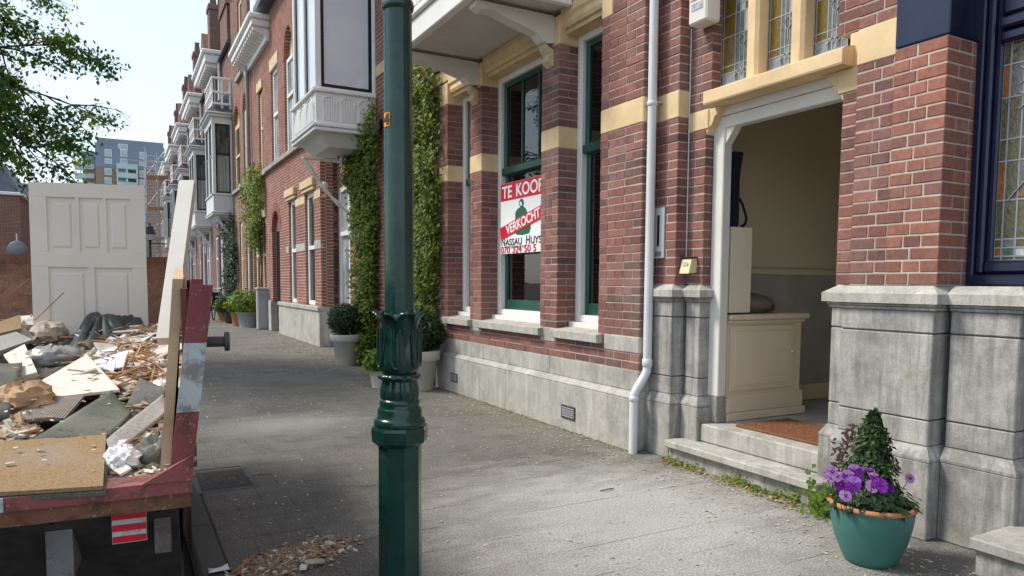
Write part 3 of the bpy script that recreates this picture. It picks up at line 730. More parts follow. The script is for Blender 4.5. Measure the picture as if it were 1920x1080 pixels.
for zc in (2.18, 2.30): mm.tube([(3.855,yc-.06,zc-.04),(3.855,yc+.06,zc+.04)], .004, 5); mm.tube([(3.855,yc-.06,zc+.04),(3.855,yc+.06,zc-.04)], .004, 5)
mm.build('came_motif', M['lead'], wfo)
MB().box((3.905,1.2,1.25), (3.93,2.2,3.9)).build('window_backing', M['dark'], hZ)
# its own doorstep
p = onZ(1816, 1006, .17)
MB().cbox((p.x, .6, .115), (3.75, p.y, .17), .008).build('doorstep', M['stonel'], hZ); MB().box((p.x+.03, .6, 0), (3.75, p.y-.02, .113)).build('doorstep_riser', M['stone'], hZ)
M['mortarZ'] = mortar_mat('mortar_white', (.58,.50,.42)); bwZ.build(hZ, M['brickZ'], M['mortarZ'], 300)
# ---------------------------------------------------------------- oriel windows
def lath_panel(par, x, y0, y1, z0, z1, axis, mat):
    """boarded apron panel with arched fields"""
    n = 3; 
    for i in range(n):
        a = y0+(y1-y0)*i/n+.02; b = y0+(y1-y0)*(i+1)/n-.02; r = (b-a)/2; c = (a+b)/2
        m = MB(); k = 6
        for j in range(k):
            p = a+(b-a)*j/k+.003; q = a+(b-a)*(j+1)/k-.003; t = ((p+q)/2-c)/r; top = z1-.04-r*.8+r*.8*math.sqrt(max(0, 1-t*t))
            if axis == 'y': m.cbox((p,x-.014,z0+.03), (q,x,top), .003)
            else: m.cbox((x-.014,p,z0+.03), (x,q,top), .003)
        m.build('arched_board_field', mat, par)
        ring = [(c-r*math.cos(t*math.pi/10), z1-.04-r*.8+r*.85*math.sin(t*math.pi/10)) for t in range(11)]
        m = MB(); m.tube([((p, x-.014, z) if axis == 'y' else (x-.014, p, z)) for p, z in ring], .010, 5); m.build('arch_bead', mat, par)
def oriel(house, XF, XW, Y0, Y1, zb, zs, zt, frame_mat, sash_mat, transom, detailed=True, roof=None, pane=None, upper=None, low=None, corbel=.25):
    """box oriel: XF front, XW wall, Y0 near side, zb bottom, zs window sill, zt window top"""
    pane = pane or M['glassr']; m = MB(); P = .085 if detailed else .10
    o = MB()
    o.cbox((XF,Y0,zb+.06), (XW,Y1,zs-.06), .006)
    # corbelled foot
    c = corbel
    V = [(XF,Y0,zb+.06),(XW,Y0,zb+.06),(XW,Y1,zb+.06),(XF,Y1,zb+.06),(XF+c,Y0+c,zb-.20),(XW,Y0+c,zb-.20),(XW,Y1-c,zb-.20),(XF+c,Y1-c,zb-.20)]
    o.add(V, [(0,1,5,4),(0,4,7,3),(3,7,6,2),(4,5,6,7)])
    ori = o.build('oriel', frame_mat, house)
    t = MB(); t.cbox((XF-.05,Y0-.05,zb+.03), (XW,Y1+.05,zb+.085), .012); t.cbox((XF-.03,Y0-.03,zb-.03), (XW,Y1+.03,zb+.028), .012)
    t.cbox((XF-.045,Y0-.045,zs-.075), (XW,Y1+.045,zs-.02), .012); t.cbox((XF-.02,Y0-.02,zs-.018), (XW,Y1+.02,zs), .008); t.build('moulding', frame_mat, ori)
    if detailed:
        lath_panel(ori, Y0, XF+.08, XW-.04, zb+.10, zs-.09, 'y', frame_mat); lath_panel(ori, XF, Y0+.08, Y1-.08, zb+.10, zs-.09, 'x', frame_mat)
    f = MB()
    for (x, y) in ((XF, Y0), (XF, Y1-P)): f.cbox((x,y,zs), (x+P,y+P,zt), .006)
    for y in (Y0, Y1-P): f.cbox((XW-P*.6,y,zs), (XW,y+P,zt), .006)
    ym = (Y0+Y1)/2; f.cbox((XF,ym-.04,zs), (XF+P,ym+.04,zt), .006)
    f.cbox((XF-.01,Y0-.01,zt), (XW,Y1+.01,zt+.22), .006); f.cbox((XF-.12,Y0-.12,zt+.22), (XW,Y1+.12,zt+.30), .02); f.cbox((XF-.18,Y0-.18,zt+.302), (XW,Y1+.18,zt+.36), .02)
    f.build('frame', frame_mat, ori)
    def win(kind, a, b):
        G = .05; s = MB()
        def bar(p, q, z0, z1, d=.03):
            if kind == 's': s.cbox((p,Y0+.03,z0), (q,Y0+.03+d,z1), .004)
            else: s.cbox((XF+.03,p,z0), (XF+.03+d,q,z1), .004)
        bar(a, a+G, zs, zt); bar(b-G, b, zs, zt); bar(a+G, b-G, zs, zs+.06); bar(a+G, b-G, zt-G, zt)
        if transom: bar(a+G, b-G, transom-.035, transom+.035, .045)
        s.build('sash', sash_mat, ori)
        rows = [(zs, transom or zt, low)]+([(transom, zt, upper)] if transom else [])
        for (z0, z1, mt) in rows:
            q = MB()
            if kind == 's': q.box((a+G,Y0+.045,z0), (b-G,Y0+.049,z1))
            else: q.box((XF+.045,a+G,z0), (XF+.049,b-G,z1))
            q.build('pane', mt or pane, ori)
    win('s', XF+P, XW-P*.6); win('f', Y0+P, ym-.04); win('f', ym+.04, Y1-P)
    win_y1 = MB().box((XF+P,Y1-.05,zs), (XW-.03,Y1-.045,zt)).build('pane', pane, ori)
    MB().box((XF+.1,Y0+.1,zs-.02), (XW,Y1-.1,zs-.01)).build('oriel_floor', M['room'], ori)
    if roof:
        r = MB(); z0 = zt+.362
        r.add([(XF-.16,Y0-.16,z0),(XW,Y0-.16,z0),(XW,Y1+.16,z0),(XF-.16,Y1+.16,z0),(XW-.1,Y0+.5,z0+roof),(XW,Y0+.5,z0+roof),(XW,Y1-.5,z0+roof),(XW-.1,Y1-.5,z0+roof)], [(0,1,5,4),(0,4,7,3),(3,7,6,2),(4,5,6,7)])
        r.build('oriel_roof', M['slate'], ori)
    return ori
M['orielw'] = plain('oriel_white', (.82,.82,.79), .5, .05, 3); M['oriel2'] = plain('oriel_grey_white', (.66,.68,.67), .5, .06, 3)
M['blackp'] = plain('black_gloss_paint', (.012,.014,.016), .25, .1)
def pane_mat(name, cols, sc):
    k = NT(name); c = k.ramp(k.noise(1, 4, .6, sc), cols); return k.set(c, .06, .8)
M['p_blue'] = pane_mat('pane_painted_reflection', [(.3, (.60,.68,.74)), (.7, (.72,.77,.80))], (1,1,1.5))  # pale sky reflection painted into the pane's base colour
M['p_curt'] = pane_mat('pane_with_net_curtain', [(.25, (.05,.06,.06)), (.42, (.19,.22,.22)), (.7, (.38,.42,.42))], (9,9,.6))
M['p_green'] = pane_mat('pane_green_leaded', [(.35, (.012,.02,.018)), (.55, (.02,.075,.055)), (.75, (.06,.16,.11))], (7,7,2.5))
M['p_dark'] = pane_mat('pane_dark', [(.3, (.012,.015,.018)), (.7, (.06,.075,.085))], (2,2,1))
M['p_sky'] = pane_mat('pane_bright', [(.35, (.18,.21,.24)), (.65, (.50,.56,.60))], (1.5,1.5,.8))  # patches of reflected sky painted into the pane colour

def simple_window(house, X, a, b, z0, z1, fm, pm, transom=None, W=.08, arch=0, depth=.10, d=.05):
    """window set back d from wall face X"""
    m = MB(); x = X+d
    m.cbox((x,a,z0), (x+.07,a+W,z1), .005); m.cbox((x,b-W,z0), (x+.07,b,z1), .005); m.cbox((x,a+W,z0), (x+.07,b-W,z0+W*.8), .005); m.cbox((x,a+W,z1-W*.8), (x+.07,b-W,z1), .005)
    if transom: m.cbox((x-.02,a+W,transom-.04), (x+.07,b-W,transom+.04), .006)
    wn = m.build('window', fm, house)
    if transom:
        MB().box((x+.03,a+W,z0+W*.8), (x+.034,b-W,transom-.04)).build('pane', pm, wn); MB().box((x+.03,a+W,transom+.04), (x+.034,b-W,z1-W*.8)).build('pane', pm, wn)
    else: MB().box((x+.03,a+W,z0+W*.8), (x+.034,b-W,z1-W*.8)).build('pane', pm, wn)
    MB().box((x+.075,a-.05,z0-.05), (x+.08,b+.05,z1+.05)).build('window_backing', M['dark'], wn)
    return wn
def arch_fill(house, X, a, b, z0, zs_, mat, d=.12):
    """filled arched head above a window, and a ring of voussoirs"""
    r = (b-a)/2; c = (a+b)/2; hh = zs_-z0
    pts = [(c+r*math.cos(t*math.pi/12), z0+hh*math.sin(t*math.pi/12)) for t in range(13)]
    MB().prism(pts, 'x', X+d, X+d+.04).build('arch_infill', mat, house)
    for t in range(12):
        t0, t1 = (t+.06)*math.pi/12, (t+.94)*math.pi/12
        q = [(c+(r+g)*math.cos(u), z0+(hh+g)*math.sin(u)) for g, u in ((0, t0), (.2, t0), (.2, t1), (0, t1))]
        MB().prism(q, 'x', X-.008, X+.1).build('voussoir', M['brick2'], house)

# ---------------------------------------------------------------- second house: white oriel
h2 = thing('terraced_house', (3.45, 14, 0), 'red brick house with white boarded oriel window on turned brackets', 'house', 'terraced houses along the street')
bw = Brickwork(.013); H2 = .0
bw.wall(3.45, 9.2, 12.1, 0, 125*CH, [(10.62, 12.08, 4.0, 6.4)])
bw.wall(3.78, 12.1, 14.1, 0, 125*CH, [(13.22, 14.06, .1, 3.12)])
Z0 = .80
ho = [(14.62, 15.42, .0, 3.12), (16.36, 17.08, .0, 3.12), (18.2, 19.2, .1, 3.05, 2.55), (16.42, 17.34, 4.22, 7.0, 6.35), (18.15, 19.0, 4.22, 6.5)]
bw.wall(3.45, 14.1, 19.6, Z0, Z0+113*CH, ho)
bw.wall(14.1, 3.56, 3.78, 0, 125*CH, axis='y')
for a, b in ((14.06, 15.6), (15.603, 17.0), (17.003, 18.15)):
    MB().cbox((3.39,a,0), (3.6,b,.70), .006).build('plinth_stone', M['stonel'], h2); MB().cbox((3.36,a,.703), (3.6,b,.79), .01).build('plinth_cap', M['stonel'], h2)
MB().cbox((3.60,14.06,0), (3.77,14.099,.70), .004).build('plinth_stone', M['stone'], h2)
MB().cbox((3.40,19.25,0), (3.6,19.6,.79), .006).build('plinth_stone', M['stonel'], h2)
for (a, b) in ((14.62, 15.42), (16.36, 17.08)):
    simple_window(h2, 3.45, a, b, .80, 3.10, M['white'], M['p_dark'], 1.98, .11)
    MB().cbox((3.40,a-.12,3.12), (3.56,b+.12,3.19), .01).build('lintel_stone', M['creamd'], h2); MB().cbox((3.37,a-.16,3.19), (3.56,b+.16,3.36), .015).build('lintel_stone', M['creamd'], h2)
for (a, b) in ((14.10, 14.61), (15.43, 16.35), (17.09, 17.4)): MB().cbox((3.44,a,1.93), (3.56,b,2.10), .005).build('band_stone', M['stonec'], h2)
for (a, b) in ((14.10, 14.61), (15.43, 16.35)): MB().cbox((3.442,a,2.92), (3.56,b,3.08), .005).build('band_stone', M['creamd'], h2)
arch_fill(h2, 3.45, 18.2, 19.2, 2.55, 3.05, M['brickdark'], .1); MB().box((3.56,18.2,.1), (3.6,19.2,2.6)).build('door', M['blackp'], h2)
MB().cbox((3.36,14.1,4.10), (3.56,19.6,4.21), .01).build('sill_course', M['stone'], h2)
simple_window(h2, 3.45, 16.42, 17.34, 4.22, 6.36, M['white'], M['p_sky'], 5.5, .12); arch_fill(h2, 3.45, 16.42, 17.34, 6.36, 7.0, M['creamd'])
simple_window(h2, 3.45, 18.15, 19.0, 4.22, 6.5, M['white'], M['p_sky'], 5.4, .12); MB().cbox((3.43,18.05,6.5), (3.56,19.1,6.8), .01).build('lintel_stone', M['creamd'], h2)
sd = simple_window(h2, 3.78, 13.23, 14.05, .12, 3.12, M['white'], M['p_sky'], 2.2, .14, d=.015); sd.name = 'glazed_door'
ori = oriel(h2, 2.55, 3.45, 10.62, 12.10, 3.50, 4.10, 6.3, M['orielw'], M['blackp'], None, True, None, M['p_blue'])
MB().cbox((2.6,10.66,4.15), (2.66,11.0,4.2)).build('window_ledge', M['white'], ori)
MB().cbox((3.44,9.6,4.33), (3.47,10.6,4.50), .004).build('band_stone', M['cream'], h2)
for y in (11.95,):
    m = MB(); pts = [Vector((2.66,y,3.28)).lerp(Vector((3.43,y,2.42)), t/20) for t in range(21)]
    rr = [.022+.016*abs(math.sin(t/20*math.pi*3.5)) for t in range(21)]
    pts = [q+Vector((0,0,-.10*math.sin(i*math.pi/20))) for i, q in enumerate(pts)]
    m.tube(pts, rr, 12); m.cbox((3.40,y-.06,2.05), (3.449,y+.06,3.25), .01); m.cbox((2.64,y-.05,3.26), (3.42,y+.05,3.30), .01); m.lathe([(0,0),(.05,.03),(.06,.07),(.03,.12)], 12, (3.0,y,2.80))
    m.build('oriel_bracket', M['orielw'], ori)
MB().box((3.57,9.2,.0), (12,12.1,8.0)).build('inner_wall', M['dark'], h2); MB().box((3.92,12.1,0), (12,14.1,8)).build('inner_wall', M['dark'], h2); MB().box((3.7,14.1,0), (12,19.6,8)).build('inner_wall', M['dark'], h2)
MB().prism([(3.15,8.03),(3.15,8.2),(3.5,8.25),(4.6,10.5),(12,10.5),(12,8.03)], 'y', 9.2, 19.6).build('roof', M['slate'], h2)
bw.build(h2, M['brick2'], M['mortar2'], 0)
wl = MB().cbox((3.40,10.30,3.52), (3.449,10.38,3.66), .005).build('wall_lamp', M['blackp'], h2)
MB().lathe([(.03,0),(.06,.03),(.075,.17),(.05,.20),(.02,.24)], 8, (3.34,10.34,3.42)).build('lantern', M['gl_clear'], wl)

# ---------------------------------------------------------------- third house: heavy white cornice
h3 = thing('terraced_house', (3.45, 21, 0), 'narrow red brick house with heavy white bracketed cornice and zinc downpipe', 'house', 'terraced houses along the street')
bw = Brickwork(.014); ho = [(20.25, 20.85, 4.22, 6.4), (20.1, 20.9, .8, 3.0), (21.25, 21.95, .8, 3.0)]
bw.wall(3.45, 19.6, 22.5, 0, 116*CH, ho)
for h in ho: simple_window(h3, 3.45, *h[:4], M['creamd'], M['p_dark'], (h[2]+h[3])/2+.1, .16)
for h in ho: MB().cbox((3.41,h[0]-.1,h[3]), (3.56,h[1]+.1,h[3]+.25), .01).build('lintel_stone', M['creamd'], h3)
MB().cbox((3.37,19.6,4.08), (3.56,22.5,4.20), .01).build('sill_course', M['stone'], h3)
m = MB(); m.cbox((3.02,19.05,7.62), (3.6,22.75,7.78), .02); m.cbox((2.95,19.0,7.785), (3.6,22.8,7.92), .03); m.cbox((3.36,19.1,7.30), (3.46,22.7,7.60), .01); co = m.build('cornice', M['orielw'], h3)
for i in range(13): y = 19.2+i*.285; MB().prism([(3.44,7.36),(3.44,7.615),(3.06,7.615),(3.06,7.53),(3.25,7.48)], 'y', y-.06, y+.06).build('modillion', M['orielw'], co)
MB().tube([(3.36,22.1,7.6),(3.36,22.1,.4)], .055, 10).build('downpipe', M['zinc'], h3)
MB().box((3.7,19.6,0), (12,22.5,8.2)).build('inner_wall', M['dark'], h3); MB().prism([(3.3,7.95),(4.4,10.2),(12,10.2),(12,7.95)], 'y', 19.62, 22.48).build('roof', M['slate'], h3)
do = MB(); do.cbox((3.35,20.1,7.95), (4.3,21.3,9.9), .01); do.cbox((3.2,19.95,9.9), (4.4,21.45,10.05), .02); doo = do.build('dormer', M['orielw'], h3); MB().box((3.335,20.3,8.1), (3.348,21.1,9.7)).build('pane', M['p_blue'], doo)
bw.build(h3, M['brick2'], M['mortar2'], 0)

# ---------------------------------------------------------------- fourth house: tall, arched windows
h4 = thing('terraced_house', (3.45, 24.6, 0), 'tall brown brick house with pairs of arched cream-framed windows', 'house', 'terraced houses along the street')
bw = Brickwork(.014); ho = [(22.85, 23.65, 4.3, 6.95, 6.5), (24.45, 25.75, 4.3, 6.95, 6.4), (23.55, 24.45, 7.7, 10.0), (22.9, 23.6, .8, 3.2), (24.2, 24.9, .8, 3.2)]
bw.wall(3.45, 22.5, 26.0, 0, 168*CH, ho)
bw.wall(22.5, 3.56, 4.8, 8.0, 8.0+43*CH, axis='y')
for h in ho:
    top = h[4] if len(h) > 4 else h[3]
    simple_window(h4, 3.45, h[0], h[1], h[2], top, M['creamd'], M['p_dark'], (h[2]+top)/2, .2)
    if len(h) > 4: arch_fill(h4, 3.45, h[0], h[1], h[4], h[3], M['creamd'])
MB().cbox((3.37,22.5,4.16), (3.56,26.0,4.28), .01).build('sill_course', M['stone'], h4); MB().cbox((3.36,23.4,7.55), (3.56,24.6,7.68), .01).build('window_sill', M['stone'], h4)
MB().box((3.7,22.62,0), (12,26.0,10.7)).build('inner_wall', M['dark'], h4); MB().prism([(3.2,10.75),(3.2,10.95),(4.6,13),(12,13),(12,10.75)], 'y', 22.5, 26.0).build('roof', M['slate'], h4)
bw.build(h4, M['brick3'], M['mortar2'], 0)

# ---------------------------------------------------------------- row of houses with grey oriels
ordn = ['first', 'second', 'third', 'fourth', 'fifth']
ys = [26.0, 32.8, 39.8, 46.6, 53.8, 61.5]
for i in range(5):
    a, b = ys[i], ys[i+1]; W = b-a
    h = thing('terraced_house', (3.45, (a+b)/2, 0), f'dark brick house with grey-white oriel and roof balcony, {ordn[i]} beyond the arched windows', 'house', 'terraced houses along the street')
    bm = M['pb3'] if i % 2 else M['pbD']
    MB().box((3.45,a,0), (12,b,9.2)).build('wall', bm, h)
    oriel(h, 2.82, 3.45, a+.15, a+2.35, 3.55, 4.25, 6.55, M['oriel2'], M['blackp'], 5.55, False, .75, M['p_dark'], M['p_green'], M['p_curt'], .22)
    # roof balcony on the oriel
    bl = MB(); z = 7.05
    for k in range(6): y = a+.15+k*.44; bl.cbox((2.86,y-.03,z), (2.92,y+.03,z+1.0), .006)
    for k in range(3): x = 2.9+k*.26; bl.cbox((x-.03,a+.12,z), (x+.03,a+.18,z+1.0), .006)
    for zz in (.12, .5, .96): bl.cbox((2.84,a+.1,z+zz), (2.93,a+2.4,z+zz+.07), .006); bl.cbox((2.93,a+.1,z+zz), (3.45,a+.2,z+zz+.07), .006)
    bl.build('balustrade', M['orielw'], h)
    for (p, q, z0, z1) in ((a+2.8, a+3.8, 4.2, 6.6), (a+4.3, a+5.3, 4.2, 6.6), (a+.6, a+1.5, .7, 3.0), (a+2.5, a+3.3, .1, 3.0), (a+4.0, a+4.9, .7, 3.0)):
        simple_window(h, 3.45, p, q, z0, z1, M['oriel2'], M['p_dark'], (z0+z1)/2+.3, .1, d=-.05)
    # cornice, dormer gable and slate roof
    m = MB(); m.cbox((2.9,a+2.6,9.2), (3.6,b-.1,9.5), .03); m.cbox((2.8,a+2.5,9.5), (3.6,b,9.65), .03)
    for k in range(9): y = a+2.8+k*.38; m.cbox((2.95,y-.07,9.05), (3.45,y+.07,9.2), .01)
    m.build('cornice', M['orielw'], h)
    MB().prism([(3.3,9.2),(4.5,12.2),(12,12.2),(12,9.2)], 'y', a, b).build('roof', M['slate'], h)
    g = MB(); g.cbox((3.40,a+.4,9.2), (4.4,a+2.2,10.6), .01); g.prism([(a+.3,10.6),(a+1.3,11.9),(a+2.3,10.6)], 'x', 3.35, 4.6); g.build('dormer', bm, h)
    ch = MB(); ch.cbox((3.50,b-.4,9.2), (4.2,b+.35,12.4), .01); ch.cbox((3.46,b-.45,12.4), (4.25,b+.4,12.6), .01); cho = ch.build('chimney', M['pbD'], h)
    for k in range(2): MB().lathe([(.12,0),(.14,.1),(.10,.5),(.13,.55)], 10, (3.7+.3*k,b,12.6)).build('chimney_pot', M['pbD'], cho)
    for y in (a+2.45, a+3.6): MB().tube([(3.36,y,9.2),(3.36,y,.3)], .05, 8).build('downpipe', M['pipe'] if y < a+3 else M['zinc'], h)
    for y in (a+.3, a+2.2):
        q = MB(); q.bar((2.95,y,3.4), (3.42,y,2.75), .08, .08); q.cbox((3.38,y-.05,2.5), (3.449,y+.05,3.4), .01); q.build('oriel_bracket', M['oriel2'], h)

# house with pointed slate roof at the end of the row
he = thing('terraced_house', (3.4, 66, 0), 'end house with curved slate spire roof behind the scaffolding', 'house', 'terraced houses along the street')
MB().box((3.3,61.5,0), (12,71,10.2)).build('wall', M['pbD'], he)
rf = MB(); n = 10; pr = [(4.2,0),(3.0,1.2),(2.1,2.8),(1.4,4.6),(.7,6.2),(.05,7.2)]
rf.lathe(pr, 4, (6.1,66,10.2), math.pi/4, False); rf.build('roof', M['slate'], he)
MB().cbox((3.0,61.5,9.9), (3.5,71,10.25), .03).build('cornice', M['orielw'], he)
for k in range(4):
    for z in (.8, 4.3, 7.2): simple_window(he, 3.3, 62.3+k*2.2, 63.5+k*2.2, z, z+2, M['oriel2'], M['p_dark'], None, .1, d=-.05)

# ---------------------------------------------------------------- scaffolding
SY = 58.; xs = [onY(276, 400, SY).x, onY(318, 400, SY).x]; ztop = onY(290, 285, SY).z
sc = thing('scaffold', ((xs[0]+xs[1])/2, SY+1, 0), 'tall aluminium scaffold tower standing against the row of houses', 'scaffold')
lv = [.3+.45*k for k in range(int((ztop-.3)/.45)+1)]
for y in (SY, SY+2.4):
    for x in xs: MB().tube([(x,y,0),(x,y,ztop+.3)], .035, 6).build('standard', M['steel'], sc)
    MB().tube([((xs[0]+xs[1])/2,y,0),((xs[0]+xs[1])/2,y,ztop)], .03, 6).build('standard', M['steel'], sc)
    for z in lv: MB().tube([(xs[0],y,z),(xs[1],y,z)], .026, 5).build('rung', M['steel'], sc)
for k, z in enumerate((2.2, 4.4, 6.6, 8.8)):
    if z < ztop: MB().cbox((xs[0],SY,z), (xs[1],SY+2.4,z+.07), .01).build('platform', M['wood'], sc)
    MB().tube([(xs[0],SY,z),(xs[1],SY,z+2.1)], .026, 5).build('brace', M['steel'], sc)
MB().tube([(xs[0]-1.3,SY,ztop-.7),(xs[1]+.3,SY,ztop-.8)], .03, 5).build('ledger', M['steel'], sc)

# ---------------------------------------------------------------- apartment tower far behind
AY = 190.
def ay(px, py): return onY(px, py, AY)
ap = thing('apartment_building', (ay(225, 400).x, AY, 0), 'tall blue-grey and brown apartment building with balconies far down the street', 'building')
M['ap_blue'] = plain('cladding_blue_grey', (.22,.27,.34), .6, .08, .2); M['ap_brown'] = procbrick('apartment_brick', (.32,.24,.19), (.29,.21,.165), (.33,.26,.21)); M['ap_glass'] = pane_mat('apartment_glass', [(.3, (.22,.33,.42)), (.7, (.42,.55,.62))], (.3,.3,.3)); M['ap_mint'] = pane_mat('balcony_glass', [(.3, (.30,.45,.45)), (.7, (.42,.58,.58))], (.3,.3,.3))
x0, x1, xt = ay(182, 400).x, ay(312, 400).x, ay(178, 270)
def zz(py): return ay(240, py).z
MB().box((x0,AY,zz(316)), (x1,AY+18,zz(272)), ).build('upper_storeys', M['ap_blue'], ap)
MB().box((x0+.4,AY+.4,zz(272)), (x1-.2,AY+18,zz(262))).build('penthouse', M['ap_blue'], ap)
MB().box((x0,AY+.02,0), (x1,AY+18,zz(316))).build('lower_storeys', M['ap_brown'], ap)
xl = ay(156, 400).x
MB().box((xl,AY+5,0), (x0,AY+18,zz(285))).build('side_wing', M['ap_blue'], ap); MB().box((x0-2.2,AY+2.5,0), (x0,AY+5,zz(310))).build('side_bay', M['ap_brown'], ap)
def awin(xa, xb, ya, yb, mt='ap_glass', d=.12):
    a, b = ay(xa, ya), ay(xb, yb); w_ = MB().cbox((a.x,AY-d,zz(yb)), (b.x,AY-.02,zz(ya)), .03).build('window', M['oriel2'], ap)
    MB().box((a.x+.2,AY-d-.03,zz(yb)+.2), ((a.x+b.x)/2-.05,AY-d-.01,zz(ya)-.2)).build('pane', M[mt], w_); MB().box(((a.x+b.x)/2+.05,AY-d-.03,zz(yb)+.2), (b.x-.2,AY-d-.01,zz(ya)-.2)).build('pane', M[mt], w_)
for r, (ya, yb) in enumerate(((283,297),(300,310),(318,331),(335,347),(352,364),(369,381),(386,398),(403,415))):
    awin(196, 210, ya, yb); awin(261, 275, ya, yb)
    awin(220, 242, ya, yb) if r > 1 else awin(225, 239, ya-2, yb-2)
awin(221, 240, 271, 281)
for r in range(5):
    ya = 309+r*17; bc = MB().cbox((ay(219, 300).x,AY-1.6,zz(ya+10)), (ay(256, 300).x,AY-.2,zz(ya+9)), .02).build('balcony', M['ap_mint'], ap)
    MB().box((ay(219, 300).x,AY-1.65,zz(ya+9)), (ay(256, 300).x,AY-1.6,zz(ya))).build('balcony_glass', M['ap_mint'], bc)
    bc = MB().cbox((xl-1.5,AY+2,zz(ya+11)), (x0-.3,AY+5,zz(ya+10)), .02).build('balcony', M['oriel2'], ap)
    MB().box((xl-1.5,AY+1.95,zz(ya+10)), (x0-.3,AY+2,zz(ya+2))).build('balcony_glass', M['ap_mint'], bc)
for x_ in (219, 237, 256): a = ay(x_, 300); MB().box((a.x-.15,AY-1.5,0), (a.x+.15,AY-.3,zz(309))).build('frame_post', M['oriel2'], ap)

# ---------------------------------------------------------------- house across the street
LY = 40.; xr = onY(39, 420, LY).x
hl_ = thing('brick_house', (xr-4, LY+3, 0), 'brown brick house with slate mansard and white gutter across the street', 'house')
zt = onY(20, 366, LY).z
MB().box((xr-9,LY,0), (xr,LY+9,zt)).build('wall', M['pb3'], hl_)
MB().cbox((xr-9.1,LY-.15,zt), (xr+.15,LY+9,zt+.14), .02).build('gutter', M['orielw'], hl_)
MB().add([(xr-9,LY,zt+.14),(xr,LY,zt+.14),(xr,LY+9,zt+.14),(xr-9,LY+9,zt+.14),(xr-8,LY+.7,zt+1.7),(xr-.8,LY+.7,zt+1.7),(xr-.8,LY+8,zt+1.7),(xr-8,LY+8,zt+1.7)], [(0,1,5,4),(1,2,6,5),(2,3,7,6),(3,0,4,7),(4,5,6,7)]).build('roof', M['slate'], hl_)
for x in (xr-3.2, xr-6): MB().cbox((x,LY-.04,3), (x+1.2,LY-.001,5), .01).build('window', M['oriel2'], hl_)
q = thing('brick_house', (xr+2.2, LY+16, 0), 'low red house with white trim further along the opposite pavement', 'house')
MB().box((xr-2,LY+13,0), (xr+1.1,LY+22,zt*.97)).build('wall', M['pbA'], q); MB().cbox((xr-2,LY+12.8,zt*.97), (xr+1.3,LY+22,zt*.97+.2), .02).build('gutter', M['orielw'], q)
MB().add([(xr-2,LY+13,zt*.97+.2),(xr+1.1,LY+13,zt*.97+.2),(xr+1.1,LY+22,zt*.97+.2),(xr-2,LY+22,zt*.97+.2),(xr-2,LY+15,zt*.97+2.4),(xr-.2,LY+15,zt*.97+2.4),(xr-.2,LY+21,zt*.97+2.4),(xr-2,LY+21,zt*.97+2.4)], [(0,1,5,4),(1,2,6,5),(2,3,7,6),(3,0,4,7),(4,5,6,7)]).build('roof', M['slate'], q)
for z_ in (2.0, 3.9): MB().cbox((xr+.1,LY+12.95,z_), (xr+.9,LY+12.999,z_+1.3), .01).build('window', M['orielw'], q)
sg = thing('road_sign', onY(32, 480, 30.)*1, 'round blank-backed road sign on a pole by the brick house opposite', 'sign'); p = onY(33, 468, 30.); sg.location = (p.x, p.y, 0)
MB().tube([(p.x,p.y,0),(p.x,p.y,p.z+.55)], .035, 8).build('pole', M['steel'], sg); m = MB(); m.lathe([(.0,-.015),(.30,-.015),(.30,.015),(.0,.015)], 24); 
mo = m.build('disc', M['zinc'], sg); mo.data.transform(Matrix.Translation((p.x,p.y-.05,p.z)) @ Matrix.Rotation(R(90), 4, 'X'))
# ---------------------------------------------------------------- lamp post on the pavement
LP = Vector((.972, 2.715, 0)); K = 2.85/1340
def lz(py): return 1.172+(580-py)*.002122
lp = thing('lamp_post', LP, 'dark green cast iron lamp post with leaf collars and orange number plate', 'lamp post')
o8 = math.pi/8
m = MB(); m.lathe([(.105,0),(.105,.03),(.089,.05),(.087,lz(838))], 8, LP, o8+.25, False); m.build('octagonal_base', M['lampgreen'], lp)
m = MB(); m.lathe([(.087,lz(838)),(.097,lz(834)),(.112,lz(828)),(.116,lz(806)),(.112,lz(800)),(.100,lz(799))], 8, LP, o8+.25, False); m.build('base_cap', M['lampgreen'], lp)
m = MB(); m.lathe([(.102,lz(799)),(.104,lz(795)),(.103,lz(789)),(.097,lz(785)),(.089,lz(782)),(.089,lz(769)),(.086,lz(766)),(.078,lz(762)),(.082,lz(756)),(.080,lz(751)),(.072,lz(748))], 32, LP); m.build('ring_moulding', M['lampgreen'], lp)
def flute(n, amp): return lambda r, z, a: r*(1+amp*abs(math.sin(a*n/2))-amp*.5)
m = MB(); m.lathe([(.070,lz(749)),(.074,lz(742)),(.073,lz(728)),(.066,lz(716)),(.066,lz(713))], 64, LP, 0, True, flute(16, .12)); m.build('lower_leaf_cup', M['lampgreen'], lp)
m = MB(); m.lathe([(.064,lz(714)),(.080,lz(710)),(.083,lz(706)),(.076,lz(702)),(.066,lz(700))], 64, LP, 0, True, flute(12, .10)); m.build('ring_moulding', M['lampgreen'], lp)
m = MB(); pr = [(.060,lz(702)),(.070,lz(697)),(.076,lz(688)),(.077,lz(676)),(.073,lz(655)),(.068,lz(635)),(.066,lz(615)),(.068,lz(605)),(.064,lz(596)),(.060,lz(588))]
m.lathe(pr, 72, LP, 0, True, flute(8, .10)); tb = m.build('tulip_cup', M['lampgreen'], lp)
